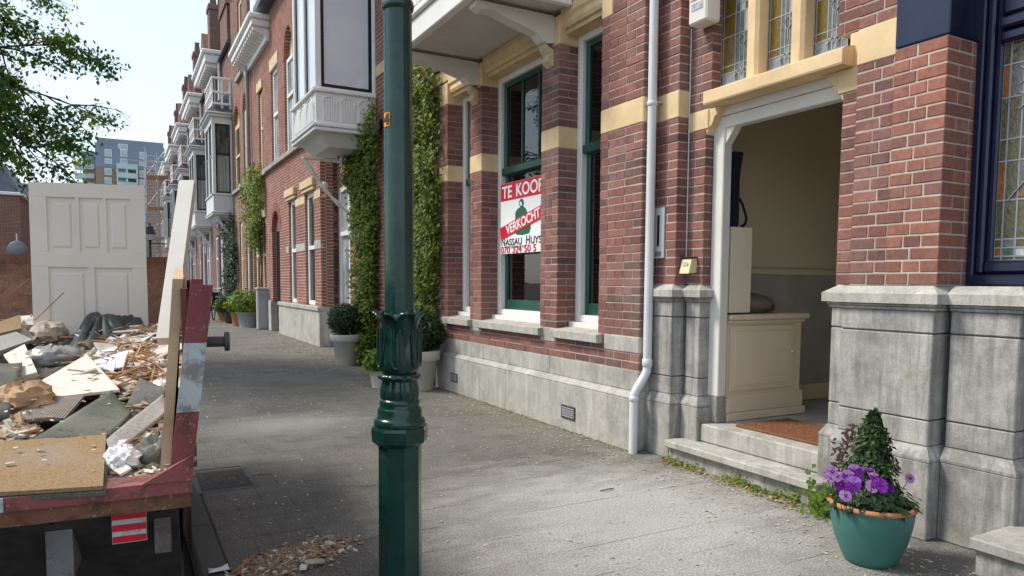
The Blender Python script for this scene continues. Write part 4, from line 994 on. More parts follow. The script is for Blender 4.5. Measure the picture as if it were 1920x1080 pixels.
for i in range(6):       # curled leaf tips round the top of the cup, with a raised loop down each
    a = i*math.pi/3+.52-YAW*0; ca, sa = math.cos(a), math.sin(a); V = []; F = []
    prof = [(.066,lz(650),.020),(.067,lz(622),.032),(.070,lz(606),.036),(.080,lz(596),.034),(.094,lz(590),.026),(.103,lz(588),.013),(.104,lz(586),.003)]
    for r_, z_, hw in prof:
        for t in (-1, 0, 1): rr = r_+(.006 if t == 0 else -.004); V.append((LP.x+rr*ca-t*hw*sa, LP.y+rr*sa+t*hw*ca, z_+(.004 if t == 0 else 0)))
    n = len(V)
    for r_, z_, hw in prof:
        for t in (-1, 0, 1): rr = r_-.010; V.append((LP.x+rr*ca-t*hw*sa, LP.y+rr*sa+t*hw*ca, z_+.010))
    for k in range(len(prof)-1):
        for t in range(2):
            q = (k*3+t, k*3+t+1, k*3+t+4, k*3+t+3); F += [q, tuple(x+n for x in reversed(q))]
        for t in (0, 2): F.append((k*3+t, k*3+3+t, n+k*3+3+t, n+k*3+t))
    F.append((n-3, n-2, n-1, 2*n-1, 2*n-2, 2*n-3)); MB().add(V, F, True).build('leaf_tip', M['lampgreen'], lp)
    a2 = a+math.pi/6; lo = MB(); pts = []
    for t in range(13):
        u = -math.pi*t/12; r_ = .083; yy_ = .017*math.cos(u); z_ = lz(672)+.035*math.sin(u)
        pts.append((LP.x+r_*math.cos(a2)-yy_*math.sin(a2), LP.y+r_*math.sin(a2)+yy_*math.cos(a2), z_))
    pts = [(pts[0][0],pts[0][1],lz(615))]+pts+[(pts[-1][0],pts[-1][1],lz(615))]
    lo.tube(pts, .006, 6); lo.build('raised_loop', M['lampgreen'], lp)
m = MB(); m.lathe([(.0590,lz(600)),(.0580,lz(500)),(.0535,lz(40)),(.0535,lz(36))], 32, LP); m.build('shaft', M['lampgreen'], lp)
m = MB(); m.lathe([(.052,lz(38)),(.060,lz(35)),(.063,lz(28)),(.060,lz(21)),(.053,lz(19)),(.053,lz(14)),(.050,lz(8)),(.062,lz(-4)),(.066,lz(-16)),(.050,lz(-30)),(.045,lz(-50)),(.040,3.6)], 32, LP); m.build('upper_collar', M['lampgreen'], lp)
m = MB(); m.lathe([(.04,3.6),(.10,3.62),(.20,4.05),(.21,4.08),(.09,4.28),(.03,4.35),(.03,4.42)], 6, LP, 0, False); m.build('lantern', M['lampgreen'], lp)
pa = math.pi+.34; pl = MB(); n = 5; V = []
z0, z1 = lz(247), lz(222)
for r_ in (.0562, .0585):
    for z_ in (z0, z1):
        for i in range(n): a = pa-.02+(i/(n-1)-.5)*.62; V.append((LP.x+r_*math.cos(a), LP.y+r_*math.sin(a), z_))
F = []
for i in range(n-1): F += [(10+i, 11+i, 16+i, 15+i), (i, 5+i, 6+i, i+1), (i, i+1, 11+i, 10+i), (5+i, 15+i, 16+i, 6+i)]
plo = MB().add(V, F+[(0,10,15,5),(4,9,19,14)]).build('number_plate', M['orange'], lp)
tx = Vector((-math.sin(pa), math.cos(pa), 0)); nx_ = Vector((math.cos(pa), math.sin(pa), 0)); 
mt = Matrix(((tx.x,0,nx_.x,LP.x+nx_.x*.0587),(tx.y,0,nx_.y,LP.y+nx_.y*.0587),(0,1,0,z0+.008),(0,0,0,1)))
put_text('number', '4', .058, M['ink'], mt, plo, .002)

# far lantern
fl = onY(282, 470, 36.); fl.z = 0
sl2 = thing('street_lamp', fl, 'black lantern street lamp standing before the scaffold tower', 'street lamp')
zt = onY(282, 422, 36.).z; zb = onY(282, 450, 36.).z
MB().lathe([(.10,0),(.10,.6),(.05,.8),(.045,zb-.1),(.08,zb)], 10, fl).build('post', M['blackp'], sl2)
MB().lathe([(.10,zb),(.21,zt-.45),(.22,zt-.42)], 6, fl, 0, False).build('lantern_glass', M['gl_white'], sl2)
MB().lathe([(.24,zt-.42),(.15,zt-.12),(.16,zt-.08),(.04,zt),(.03,zt+.1)], 6, fl, 0, False).build('lantern_cap', M['blackp'], sl2)
MB().bar((fl.x,fl.y,zb-.15), (fl.x+.7,fl.y,zb-.15), .05, .05).build('ladder_rest', M['blackp'], sl2)

# ---------------------------------------------------------------- for-sale board on the middle window
sb = thing('sale_board', (3.60, 6.4, 1.58), 'red and white for-sale board crossed by a red sold strip', 'sign')
MB().cbox((3.590,5.86,1.585), (3.600,6.832,2.322), .002).build('board', M['signw'], sb)
MB().box((3.5885,5.862,2.140), (3.5898,6.830,2.320)).build('red_header', M['red'], sb)
def at(y, z, x=3.5875): return Matrix.Translation((x, y, z)) @ FACE_W
put_text('heading', 'TE', .175, M['signw'], at(6.795, 2.170), sb, .0035, 'LEFT', 1.12); put_text('heading', 'KOOP', .175, M['signw'], at(6.50, 2.170), sb, .0035, 'LEFT', 1.12)
fig = MB(); f0 = 6.345
fig.prism([(f0+a, b) for a, b in ((.02,1.765),(.13,1.775),(.165,1.80),(.16,1.90),(.165,2.00),(.12,2.035),(.06,2.05),(.0,2.055),(-.05,2.03),(-.10,1.97),(-.15,1.88),(-.155,1.82),(-.12,1.775))], 'x', 3.588, 3.5895)
fig.build('figure_emblem', M['signg'], sb)
MB().prism([(f0+.035+.05*math.cos(t*.5236), 2.088+.043*math.sin(t*.5236)) for t in range(12)], 'x', 3.5872, 3.5895).build('emblem_head', M['signg'], sb)
MB().prism([(f0+.07,2.085),(f0+.05,2.06),(f0+.02,2.065),(f0+.03,2.10),(f0+.055,2.105)], 'x', 3.5866, 3.5871).build('emblem_face', M['signw'], sb)
an = .20; c = Vector((6.346, 1.895)); dx = Vector((-math.cos(an), math.sin(an))); dy = Vector((math.sin(an), math.cos(an)))*1
P4 = [c+dx*s_*.49+dy*t*.065 for s_, t in ((-1,-1),(1,-1),(1,1),(-1,1))]
MB().prism([tuple(q) for q in P4], 'x', 3.5845, 3.5865).build('sold_strip', M['red'], sb)
rotm = Matrix.Rotation(an, 4, 'Z'); put_text('sold_text', 'VERKOCHT', .132, M['signw'], Matrix.Translation((3.5835, c.x-dy.x*.04, c.y-dy.y*.04)) @ FACE_W @ rotm, sb, .003, 'CENTER', 1.02)
put_text('agent_name', 'N', .122, M['ink'], at(6.815, 1.672), sb, .001, 'LEFT'); put_text('agent_name', 'ASSAU', .098, M['ink'], at(6.715, 1.672), sb, .001, 'LEFT', 1.22); put_text('agent_name', 'H', .122, M['ink'], at(6.285, 1.672), sb, .001, 'LEFT'); put_text('agent_name', 'UYS', .098, M['ink'], at(6.19, 1.672), sb, .001, 'LEFT', 1.22)
put_text('agent_line', 'M A K E L A A R D I J   O.G.', .034, M['zinc'], at(6.70, 1.640), sb, 0, 'LEFT'); 
for w_, y_ in (('070', 6.82), ('324', 6.57), ('50', 6.32), ('5', 6.14)): put_text('telephone', w_, .100, M['red'], at(y_, 1.594), sb, .0018, 'LEFT', 1.35)

# ---------------------------------------------------------------- things in the hall
cb = thing('cabinet', (4.2, 3.95, .28), 'cream painted low cabinet with one panelled door inside the doorway', 'cabinet')
MB().cbox((3.84,3.775,.28), (4.62,4.16,1.0), .004).build('carcass', M['cab'], cb)
m = MB(); m.cbox((3.83,3.745,.281), (4.66,4.16,.34), .006); m.cbox((3.835,3.757,.341), (4.64,4.16,.46), .006); m.build('plinth', M['cab'], cb)
m = MB(); m.cbox((3.835,3.755,.995), (4.64,4.16,1.02), .008); m.cbox((3.83,3.735,1.021), (4.67,4.165,1.06), .010); m.build('top', M['cab'], cb)
cd = MB().cbox((3.86,3.760,.50), (4.52,3.774,.975), .003).build('door', M['cab'], cb)
MB().cbox((3.90,3.754,.54), (4.48,3.7605,.935), .005).build('panel', M['cab'], cd); k_ = MB().lathe([(0,0),(.012,.004),(.015,.012),(.006,.022)], 12).build('knob', M['cab'], cd); k_.data.transform(Matrix.Translation((4.495,3.759,.77)) @ Matrix.Rotation(R(90), 4, 'X'))
ub = thing('cupboard_box', (3.93, 3.9, 1.06), 'tall cream box standing upright on the low cabinet', 'box')
MB().cbox((3.835,3.758,1.061), (4.045,4.10,1.69), .004).build('carcass', plain('box_cream', (.74,.66,.52), .55, .03), ub); MB().cbox((3.832,3.755,1.0605), (4.047,4.10,1.075), .002).build('base_strip', M['dark'], ub)
bg_ = thing('bag', (3.88, 3.85, 1.69), 'tall navy cloth bag with a loose strap standing on the upright box', 'bag')
m = MB(); m.lathe([(.055,0),(.060,.02),(.058,.20),(.054,.34),(.062,.44),(.075,.525),(.070,.53)], 20, (3.895,3.83,1.692), 0, True, lambda r, z, a: r*(1+.05*math.sin(3*a+z*9))); m.build('bag_body', M['bag'], bg_)
m = MB(); m.tube([(3.945,3.80,1.90),(3.965,3.79,1.86),(3.99,3.785,1.80),(4.005,3.785,1.76),(4.00,3.785,1.725),(3.975,3.785,1.70),(3.955,3.785,1.702)], .010, 8); m.build('strap', M['bag'], bg_)
M['sack'] = plain('brown_sack', (.22,.18,.13), .8, .25, 14, .4, 40)
def crumple(name, c, size, mat, label, cat, seed, n=20, amp=.25, parent=None, fl=1.0, smooth=False):
    r = random.Random(seed); m = MB(); V = []; F = []; N1, N2 = n, n//2
    ph = [(r.uniform(1, 5), r.uniform(1, 5), r.uniform(0, 6.3), r.uniform(.3, 1)) for _ in range(9)]
    for j in range(N2+1):
        th = math.pi*j/N2
        for i in range(N1):
            a = 2*math.pi*i/N1; s_ = sum(w_*abs(math.sin(p*a+q*th*1.5+f)) for p, q, f, w_ in ph)/5; k = 1+amp*(s_-.6)+r.uniform(-amp, amp)*.28
            d = Vector((math.sin(th)*math.cos(a), math.sin(th)*math.sin(a), math.cos(th)))
            V.append((c[0]+d.x*size[0]*k, c[1]+d.y*size[1]*k, max(c[2]+d.z*size[2]*k, c[2]-size[2]*fl)))
    for j in range(N2):
        for i in range(N1): F.append((j*N1+i, (j+1)*N1+i, (j+1)*N1+(i+1) % N1, j*N1+(i+1) % N1))
    return m.add(V, F, smooth).build(name, mat, parent, label, cat)
crumple('sack', (4.25,3.95,1.125), (.19,.13,.075), M['sack'], 'slumped brown sack lying on the low cabinet', 'sack', 3, 24, .3, None, .85, True)
dm = thing('doormat', (3.98, 3.1, .283), 'brown coir doormat lying in the open doorway', 'doormat')
MB().cbox((3.76,2.82,.283), (4.28,3.60,.300), .006).build('coir', M['mat'], dm)
fz = MB()
for _ in range(2500):
    x, y = rnd.uniform(3.765,4.275), rnd.uniform(2.825,3.595); a = rnd.uniform(0, 6.3); fz.add([(x-.002*math.cos(a),y-.002*math.sin(a),.299),(x+.002*math.cos(a),y+.002*math.sin(a),.299),(x+rnd.uniform(-.004,.004),y+rnd.uniform(-.004,.004),.306)], [(0,1,2)])
fz.build('pile', M['mat'], dm, kind='stuff')

# ---------------------------------------------------------------- drain grate
p0, p1 = Vector((.40, 4.68, 0)), Vector((.66, 5.05, 0))
g = thing('drain_grate', (.53, 4.87, 0), 'cast iron drain grate set in the paving beside the skip', 'drain')
MB().box((.37,4.60,-.06), (.73,5.14,-.045)).build('pit', M['black'], g)
m = MB(); 
for q in (((.37,4.60),(.73,4.64)), ((.37,5.10),(.73,5.14)), ((.37,4.64),(.40,5.10)), ((.70,4.64),(.73,5.10))): m.cbox((q[0][0],q[0][1],-.04), (q[1][0],q[1][1],.002), .003)
m.build('frame', M['iron'], g)
for i in range(15): y = 4.655+i*.0305; MB().cbox((.40,y,-.03), (.70,y+.017,.000), .002).build('bar', M['iron'], g)
# ---------------------------------------------------------------- skip on the road
SA = R(4.); SO = Vector((.165, 2.04, 0)); su = Vector((math.cos(SA), -math.sin(SA), 0)); sv = Vector((math.sin(SA), math.cos(SA), 0))
def SK(u, v, z): return SO+su*u+sv*v+Vector((0,0,z))
def paint_mat(name, cols, rust=.5):
    k = NT(name); c = k.ramp(k.noise(3.5, 4), [(.35, cols[0]), (.65, cols[1])])
    r = k.ramp(k.noise(9, 8, .75, None, .6), [(.50, (0,0,0)), (.58, (1,1,1))]); rc = k.ramp(k.noise(30, 5, .7), [(.3, (.055,.025,.016)), (.7, (.16,.07,.035))])
    c = k.mix(k.math('MULTIPLY', r, rust), c, rc); c = k.mix(k.math('MULTIPLY', k.ramp(k.noise(60, 4, .8), [(.60, (0,0,0)), (.68, (1,1,1))]), .5), c, (.42,.40,.37))
    k.bump(k.noise(25, 6, .7), .3, .006); return k.set(c, .6, .35)
M['skr'] = paint_mat('skip_red', ((.20,.045,.048), (.30,.09,.09)), .85); M['skw'] = paint_mat('skip_white', ((.42,.46,.47), (.52,.55,.55)), .6); M['skrust'] = paint_mat('skip_rusty', ((.13,.055,.03), (.20,.09,.05)), .9); M['skg'] = paint_mat('skip_grey', ((.12,.12,.12), (.20,.20,.20)), .5)
sk = thing('skip', SO+su*-.95+sv*1.6, 'rusty red and white painted waste skip heaped with rubble on the road', 'skip')
def pris(poly, u0, u1):                      # polygon in (v,z), extruded over u
    n = len(poly); V = [SK(u0, v, z) for v, z in poly]+[SK(u1, v, z) for v, z in poly]
    return MB().add(V, [tuple(range(n)), tuple(range(2*n-1, n-1, -1))]+[(i, n+i, n+(i+1) % n, (i+1) % n) for i in range(n)])
def sbox(u0, u1, v0, v1, z0, z1):
    m = MB(); m.add([SK(u, v, z) for z in (z0, z1) for u, v in ((u0,v0),(u1,v0),(u1,v1),(u0,v1))], [(0,3,2,1),(4,5,6,7),(0,1,5,4),(1,2,6,5),(2,3,7,6),(3,0,4,7)]); return m
SWd = 1.95
side = [(.02,.69),(.02,1.26),(3.3,1.36),(3.42,1.36),(2.7,.12),(1.25,.12),(.35,.66)]
pris(side, -.030, -.016).build('side_panel', M['skrust'], sk); pris(side, -SWd, -SWd+.03).build('side_panel', M['skrust'], sk)
pris([(3.34,1.38),(3.44,1.38),(2.72,.12),(2.66,.12)], -SWd+.03, -.05).build('end_panel', M['skrust'], sk)
m = sbox(-SWd, .0, 3.34, 3.46, 1.38, 1.44); m.build('end_rail', M['skrust'], sk)
pris([(.0,.70),(.05,.70),(.78,.12),(.72,.12)], -SWd+.03, -.05).build('sloped_front', M['iron'], sk)  # dark iron colour paints in the shade under the skip's rim
sbox(-SWd, -.05, .7, 2.7, .10, .13).build('floor', M['skg'], sk)
# near sill: lip and rusty lower flange; painted sections
for (a, b, mt) in ((-SWd, -1.10, 'skr'), (-1.10, -.78, 'skw'), (-.78, -.42, 'skw'), (-.42, -.014, 'skr')):
    sbox(a+.001, b-.001, -.045, .055, .732, .765).build('sill_lip', M[mt], sk)
sbox(-SWd, -.018, -.035, .045, .692, .730).build('sill_flange', M['skrust'], sk)
# corner post on the near right, with hazard paint
for (z0, z1, mt, w0, w1) in ((.768, .94, 'skr', -.032, -.010), (.9405, 1.12, 'skw', -.010, .012), (1.1205, 1.27, 'skr', .012, .030)):
    m = MB(); V = []
    for z, wx in ((z0, w0), (z1, w1)): V += [SK(-.036+wx, -.03, z), SK(.018+wx, -.03, z), SK(.018+wx, .045, z), SK(-.036+wx, .045, z)]
    m.add(V, [(0,3,2,1),(4,5,6,7),(0,1,5,4),(1,2,6,5),(2,3,7,6),(3,0,4,7)]).build('corner_post', M[mt], sk)
m = MB(); gz = [(-.13,.7665),(-.014,.7665),(-.006,.835)]; m.add([SK(a, -.052, z) for a, z in gz]+[SK(a, -.032, z) for a, z in gz], [(0,1,2),(5,4,3),(0,3,4,1),(1,4,5,2),(2,5,3,0)]).build('corner_gusset', M['skr'], sk)
m = MB(); a, b = SK(.03, .02, 1.118), SK(.075, .02, 1.118); m.tube([a, b], .014, 12); m.tube([b, SK(.087, .02, 1.118)], .026, 12); m.build('lifting_pin', M['iron'], sk)
m = sbox(-.002, .026, .05, 3.35, 1.235, 1.285); m.build('side_rail', M['skr'], sk)
# foot, hazard plate, slide bar underneath
m = pris([(.35,.44),(.40,.44),(.75,.12),(.40,-.0)], -1.35, -1.32); m.build('foot_gusset', M['skg'], sk); pris([(.35,.44),(.40,.44),(.75,.12),(.40,-.0)], -.62, -.59).build('foot_gusset', M['skg'], sk)
sbox(-1.9, -.3, .60, .68, .06, .13).build('slide_bar', M['iron'], sk)
hz = sbox(-.205, -.125, .02, .03, .60, .688).build('hazard_plate', M['skw'], sk)
for k in range(3): sbox(-.204, -.126, .016, .019, .603+k*.030, .619+k*.030).build('red_stripe', M['red'], hz)
sbox(-.36, -.30, .08, .3, .50, .66).build('stiffener', M['skg'], sk); sbox(-.11, -.07, .08, .3, .54, .66).build('stiffener', M['skg'], sk)
for k in range(4): v = 1.2+k*.55; sbox(-.02, .012, v, v+.06, .50, 1.23).build('side_rib', M['skr'], sk)
# board lining inside the right wall
def heapz(v): return .715+.085*v
def HP(px, py, off=0.):
    d = ray(px, py); t = (.715+off+.085*(EYEV-SO).dot(sv)-EYE)/(d.z-.085*d.dot(sv))
    return EYEV+d*t
def PXM(p): return (p-EYEV).dot(fw)/CF         # metres per photo pixel at p
m = MB(); V = [SK(-.094,.06,.735), SK(-.069,.06,.735), SK(-.060,1.15,.70), SK(-.085,1.15,.70), SK(-.048,.05,1.285), SK(-.022,.05,1.285), SK(-.022,1.15,1.335), SK(-.048,1.15,1.335)]
m.add(V, [(0,3,2,1),(4,5,6,7),(0,1,5,4),(1,2,6,5),(2,3,7,6),(3,0,4,7)]).build('wooden_board', M['wood'], None, 'bare wooden board lining the right side of the skip', 'board')
# rubble filling
k = NT('rubble'); c = k.ramp(k.noise(16, 8, .8), [(.25, (.06,.045,.035)), (.42, (.22,.16,.11)), (.55, (.40,.36,.30)), (.75, (.56,.53,.47))]); k.bump(k.noise(24, 7, .8), 1., .06); M['rubble'] = k.set(c, .95, .1)
n1, n2 = 46, 70; V = []; F = []
for j in range(n2+1):
    for i in range(n1+1):
        u = -SWd+.035+(SWd-.09)*i/n1; v = .03+3.2*j/n2
        z = heapz(v)-.05+.05*math.sin(u*3.1+v*2)*math.sin(v*2.3)+rnd.uniform(-.025,.025); z = min(z, 1.2)
        V.append(SK(u, v, max(.5, z)))
for j in range(n2):
    for i in range(n1): a = j*(n1+1)+i; F.append((a, a+1, a+n1+2, a+n1+1))
MB().add(V, F).build('rubble', M['rubble'], None, 'mixed broken plaster and wood rubble filling the skip', 'rubble', kind='stuff')
def chips(n, box, lz, sz, mats, name, label, cat, seed, tilt=.9, aspect=3):
    r = random.Random(seed); m = MB()
    for _ in range(n):
        x, y = r.uniform(box[0], box[1]), r.uniform(box[2], box[3]); q = HP(x, y, lz)
        L = r.uniform(*sz); w_ = L/r.uniform(1.2, aspect); t = min(r.uniform(.003, .010), L*.12)
        m.mi = r.randrange(len(mats)); m.obox((q.x+r.gauss(0,.01), q.y+r.gauss(0,.02), q.z+r.uniform(-.02,.03)), (L, w_, t), (r.gauss(0,tilt*.4), r.gauss(0,tilt*.4), r.uniform(0,6.28)))
    return m.build(name, [M[q] for q in mats], None, label, cat, kind='stuff')
M['plaster'] = plain('plaster_white', (.62,.58,.52), .9, .15, 20, .4); M['plasterd'] = plain('plaster_beige', (.45,.38,.29), .9, .2, 20, .4); M['kraft'] = plain('brown_paper', (.40,.26,.15), .8, .2, 16, .3); M['lathd'] = plain('old_lath', (.36,.19,.085), .85, .3, 14)
chips(900, (170, 335, 618, 725), .01, (.03, .20), ['plaster','plaster','signw','plasterd','lath','kraft'], 'plaster_chips', 'heap of white plaster chips and splinters below the dark plastic sheet', 'rubble', 11, .8, 6)
r = random.Random(5); m = MB()
for _ in range(230):
    p = HP(r.uniform(170, 322), r.uniform(622, 725), .03); L = r.uniform(.08, .30); a = r.gauss(.5, .8); t = r.gauss(.1, .25); d = Vector((math.cos(a)*math.cos(t), math.sin(a)*math.cos(t), math.sin(t)))*L/2
    c = p+Vector((0,0,r.uniform(-.02,.05))); m.mi = r.randrange(2); m.bar(c-d, c+d, r.uniform(.003,.010), r.uniform(.002,.005))
m.build('lath_splinters', [M['lath'], M['lathd']], None, 'tangle of thin orange-brown lath splinters in the skip', 'splinters', kind='stuff')
chips(260, (0, 52, 795, 828), .01, (.02, .07), ['plaster','kraft','plasterd'], 'plaster_chips', 'small heap of shredded plaster beside the ribbed carpet', 'rubble', 12, 1.2, 4)
chips(300, (200, 335, 725, 905), .01, (.03, .12), ['plaster','kraft','rubble','plasterd'], 'plaster_chips', 'loose rubble chips in the near corner of the skip', 'rubble', 13, .8, 4)
chips(350, (0, 330, 590, 640), .01, (.04, .16), ['plaster','kraft','plasterd','rubble'], 'plaster_chips', 'loose rubble chips along the far end of the skip', 'rubble', 14, .9, 5)
def PQ(lst): return [HP(x, y, o) for x, y, o in lst]
chips(46, (175, 322, 622, 715), .035, (.09, .24), ['plaster','woodw','plasterd','signw'], 'plaster_slabs', 'larger broken plaster slabs and painted wood scraps on the heap', 'rubble', 16, .55, 2.6)
chips(150, (0, 330, 640, 900), .055, (.006, .022), ['plaster','plasterd','kraft'], 'fine_debris', 'fine plaster crumbs strewn over the whole skip load', 'rubble', 15, .3, 3)
def carpet(name, col, ribs=0):
    k = NT(name); c = k.ramp(k.noise(120, 4, .8), [(.3, tuple(q*.6 for q in col)), (.7, tuple(q*1.3 for q in col))])
    c = k.mix(k.math('MULTIPLY', k.ramp(k.noise(4, 5), [(.45, (0,0,0)), (.7, (1,1,1))]), .4), c, (.34,.32,.29))
    k.bump(k.noise(150, 4, .8), .8, .006); return k.set(c, .97, .1)
M['chip'] = carpet('fibre_board', (.33,.23,.13)); M['cgreen'] = carpet('green_grey_carpet', (.135,.145,.12)); M['cgrey'] = carpet('pale_grey_felt', (.40,.39,.37)); M['cdark'] = carpet('dark_grey_felt', (.16,.16,.155))
def wv(a, s1=2., s2=3., ph=0): return lambda u, v: Vector((0, 0, a*math.sin(u*s1+ph)*math.cos(v*s2+ph)))
def sheet(name, q, th, mat, label, cat, fn=None, n=1, parent=None): return MB().quadsheet(PQ(q), th, n, n, fn).build(name, mat, parent, label, cat)
fb = thing('fibre_board', HP(100, 860, .05), 'brown fibre underlay board with green edge on the near rim of the skip', 'board')
MB().quadsheet(PQ([(-260,938,.07),(193,911,.065),(199,815,.05),(-200,838,.05)]), .010).build('board', M['chip'], fb)
MB().quadsheet([q+Vector((0,0,-.0125)) for q in PQ([(-262,939,.07),(198,912,.065),(205,814,.05),(-200,837,.05)])], .010).build('felt_backing', M['cgreen'], fb)
sheet('carpet_piece', [(50,830,.04),(196,832,.03),(247,770,.07),(210,731,.10)], .010, M['cgreen'], 'grey-green carpet piece lying behind the fibre board', 'carpet', wv(.015, 3, 4), 10)
sheet('felt_sheet', [(207,858,.03),(200,828,.05),(305,735,.10),(322,764,.07)], .012, M['cgrey'], 'pale grey felt strip propped up in the near corner of the skip', 'felt', wv(.008), 8)
sheet('carpet_piece', [(-30,790,.06),(18,784,.05),(42,676,.07),(-30,680,.07)], .010, M['cgreen'], 'dark green carpet square at the left of the heap', 'carpet', wv(.01), 6)
rb = thing('ribbed_carpet', HP(100, 760, .03), 'brown ribbed carpet piece with pale stripes', 'carpet'); qs = PQ([(16,797,.03),(122,788,.03),(185,712,.06),(85,712,.05)])
MB().quadsheet(qs, .008, 8, 8, wv(.010, 3, 3)).build('backing', M['cdark'], rb); M['rib'] = plain('rib_brown', (.30,.245,.21), .95, .2, 40)
for i in range(20):
    u0, u1 = (i+.15)/20, (i+.72)/20; a, b, c_, d = qs; L = lambda p, q, t: p*(1-t)+q*t; up_ = Vector((0,0,.005))
    nseg = 8; V = []
    for j in range(nseg+1):
        t = j/nseg
        for uu in (u0, u1): V.append(L(L(a,b,uu), L(d,c_,uu), t)+up_+wv(.010,3,3)(uu, t))
    MB().add(V, [(2*j, 2*j+1, 2*j+3, 2*j+2) for j in range(nseg)], True).build('rib', M['rib'], rb)
sheet('white_board', [(28,742,.04),(122,742,.05),(224,730,.07),(163,664,.10)], .010, M['woodw'], 'large white painted board lying across the middle of the heap', 'board')
sheet('white_board', [(6,665,.06),(36,706,.03),(70,698,.04),(46,645,.09)], .012, M['woodw'], 'small white painted board tipped up left of the clear plastic', 'board')
sheet('grey_board', [(-40,640,.05),(-30,668,.03),(62,636,.06),(30,622,.08)], .015, M['cgrey'], 'grey weathered board on the left of the heap', 'board')
sheet('brown_board', [(-60,622,.07),(-60,640,.05),(40,615,.08),(38,590,.12)], .015, M['chip'], 'dull brown board at the back left of the heap', 'board')
sheet('felt_sheet', [(236,762,.03),(262,708,.09),(335,740,.05),(300,762,.03)], .008, M['cdark'], 'dark grey curled felt sheet above the pale felt strip', 'felt', lambda u, v: Vector((0,0,.05*math.sin(u*3.1)*v)), 10)
M['tarp'] = plain('dark_plastic', (.035,.05,.05), .35, .3, 5, .25, 12, .5); M['clear'] = plain('grey_plastic', (.30,.30,.28), .25, .3, 9, .4, 18, .5); M['greypl'] = plain('green_grey_plastic', (.17,.17,.14), .4, .3, 9, .4, 20)
def tent(name, outline, top, mat, label, cat, seed, n=16, wr=.03):
    """draped sheet: fan from ridge points to ground outline with folds"""
    r = random.Random(seed); m = MB(); V = []; F = []; P_ = PQ(outline); T = PQ(top); N = len(P_)
    K_ = 7; ring = []
    for i in range(N*4):
        t = i/4; a, b = P_[int(t) % N], P_[(int(t)+1) % N]; p = a.lerp(b, t-int(t)); tp = min(T, key=lambda q: (q-p).length); ring.append((p, tp))
    for k_ in range(K_+1):
        s_ = k_/K_
        for i, (p, tp) in enumerate(ring):
            q = p.lerp(tp, s_); q.z += .06*math.sin(s_*math.pi)*(.4+.6*math.sin(i*1.9+seed))+r.uniform(-wr, wr)*.4*(1-s_); V.append(q)
    M_ = len(ring)
    for k_ in range(K_):
        for i in range(M_): F.append((k_*M_+i, k_*M_+(i+1) % M_, (k_+1)*M_+(i+1) % M_, (k_+1)*M_+i))
    return m.add(V, F, True).build(name, mat, None, label, cat)
tent('plastic_sheet', [(126,650,.03),(150,664,.02),(200,650,.03),(236,632,.03),(282,614,.04),(262,598,.05),(205,602,.05),(150,614,.04)], [(178,575,.16),(190,592,.13),(240,580,.14),(258,582,.13)], M['tarp'], 'dark green-grey plastic sheet bunched against the white door', 'plastic', 4)
def crump(name, px, py, wpx, hpx, mat, label, cat, seed, n=22, amp=.5, smooth=False, deep=1.2):
    p = HP(px, py+hpx*.3, .01); s_ = PXM(p); crumple(name, p+Vector((0,0,hpx*s_*.35)), (wpx*s_/2, wpx*s_/2*deep, hpx*s_/2), mat, label, cat, seed, n, amp, None, .8, smooth)
crump('clear_plastic', 100, 672, 85, 40, M['clear'], 'crumpled clear grey plastic film beside the white boards', 'plastic', 9, 26, .5, True)
crump('paper_bag', 46, 752, 92, 62, M['kraft'], 'crumpled brown paper bag on the ribbed carpet', 'paper', 21, 26, .45)
crump('paper_bag', 178, 730, 46, 34, M['kraft'], 'torn brown paper wad between ribbed carpet and white board', 'paper', 23, 20, .7)
crump('paper_wad', 230, 868, 56, 56, M['signw'], 'crumpled white paper in the near corner of the skip', 'paper', 31, 30, .5)
crump('plastic_film', 298, 850, 70, 70, M['greypl'], 'crumpled green-grey plastic film in the near corner of the skip', 'plastic', 33, 26, .6, True)
crump('plaster_lump', 92, 626, 55, 40, M['plasterd'], 'beige plaster lump on the boards at the back left', 'rubble', 41, 18, .4)
crump('paper_wad', 60, 612, 60, 34, M['plaster'], 'white plaster-coated paper at the back left of the heap', 'paper', 43, 18, .6)
crump('plaster_lump', 318, 648, 26, 24, M['plaster'], 'round white plaster lump next to the wooden board', 'rubble', 45, 16, .3)
for i, (x, y, w_, h_, mt, lb) in enumerate(((215,668,60,26,'signw','white paper spread on the lath splinters'), (300,690,50,30,'plaster','pale plaster slab among the splinters'), (120,600,30,44,'clear','clear plastic wisp in front of the white door'), (305,735,50,36,'signw','white plastic wad by the dark felt sheet'), (318,745,26,46,'kraft','brown paper scrap against the wooden board'), (250,905,34,18,'plaster','white crumpled tissue at the near rim'), (20,812,46,26,'plasterd','plaster crumbs lump left of the carpet'))):
    crump('waste_scrap', x, y, w_, h_, M[mt], lb, 'rubbish', 60+i, 22, .7)
for (x, y, z, rz, lb) in ((270, 897, .02, 2.5, 'pale yellow paper cup lying in the near corner of the skip'), (280, 678, .06, 2.1, 'white paper cup lying among the lath splinters')):
    m = MB(); m.lathe([(.016,0),(.017,.002),(.022,.056),(.0235,.057),(.022,.058),(.021,.055),(.015,.004)], 20); o = m.build('paper_cup', plain('cup_'+str(x), (.78,.73,.55) if x == 270 else (.8,.79,.76), .5, .03), None, lb, 'cup')
    p = HP(x, y, z); o.location = p; o.rotation_euler = (R(82), .1, rz)
    if y > 800: o.scale = (.75, .75, .75)
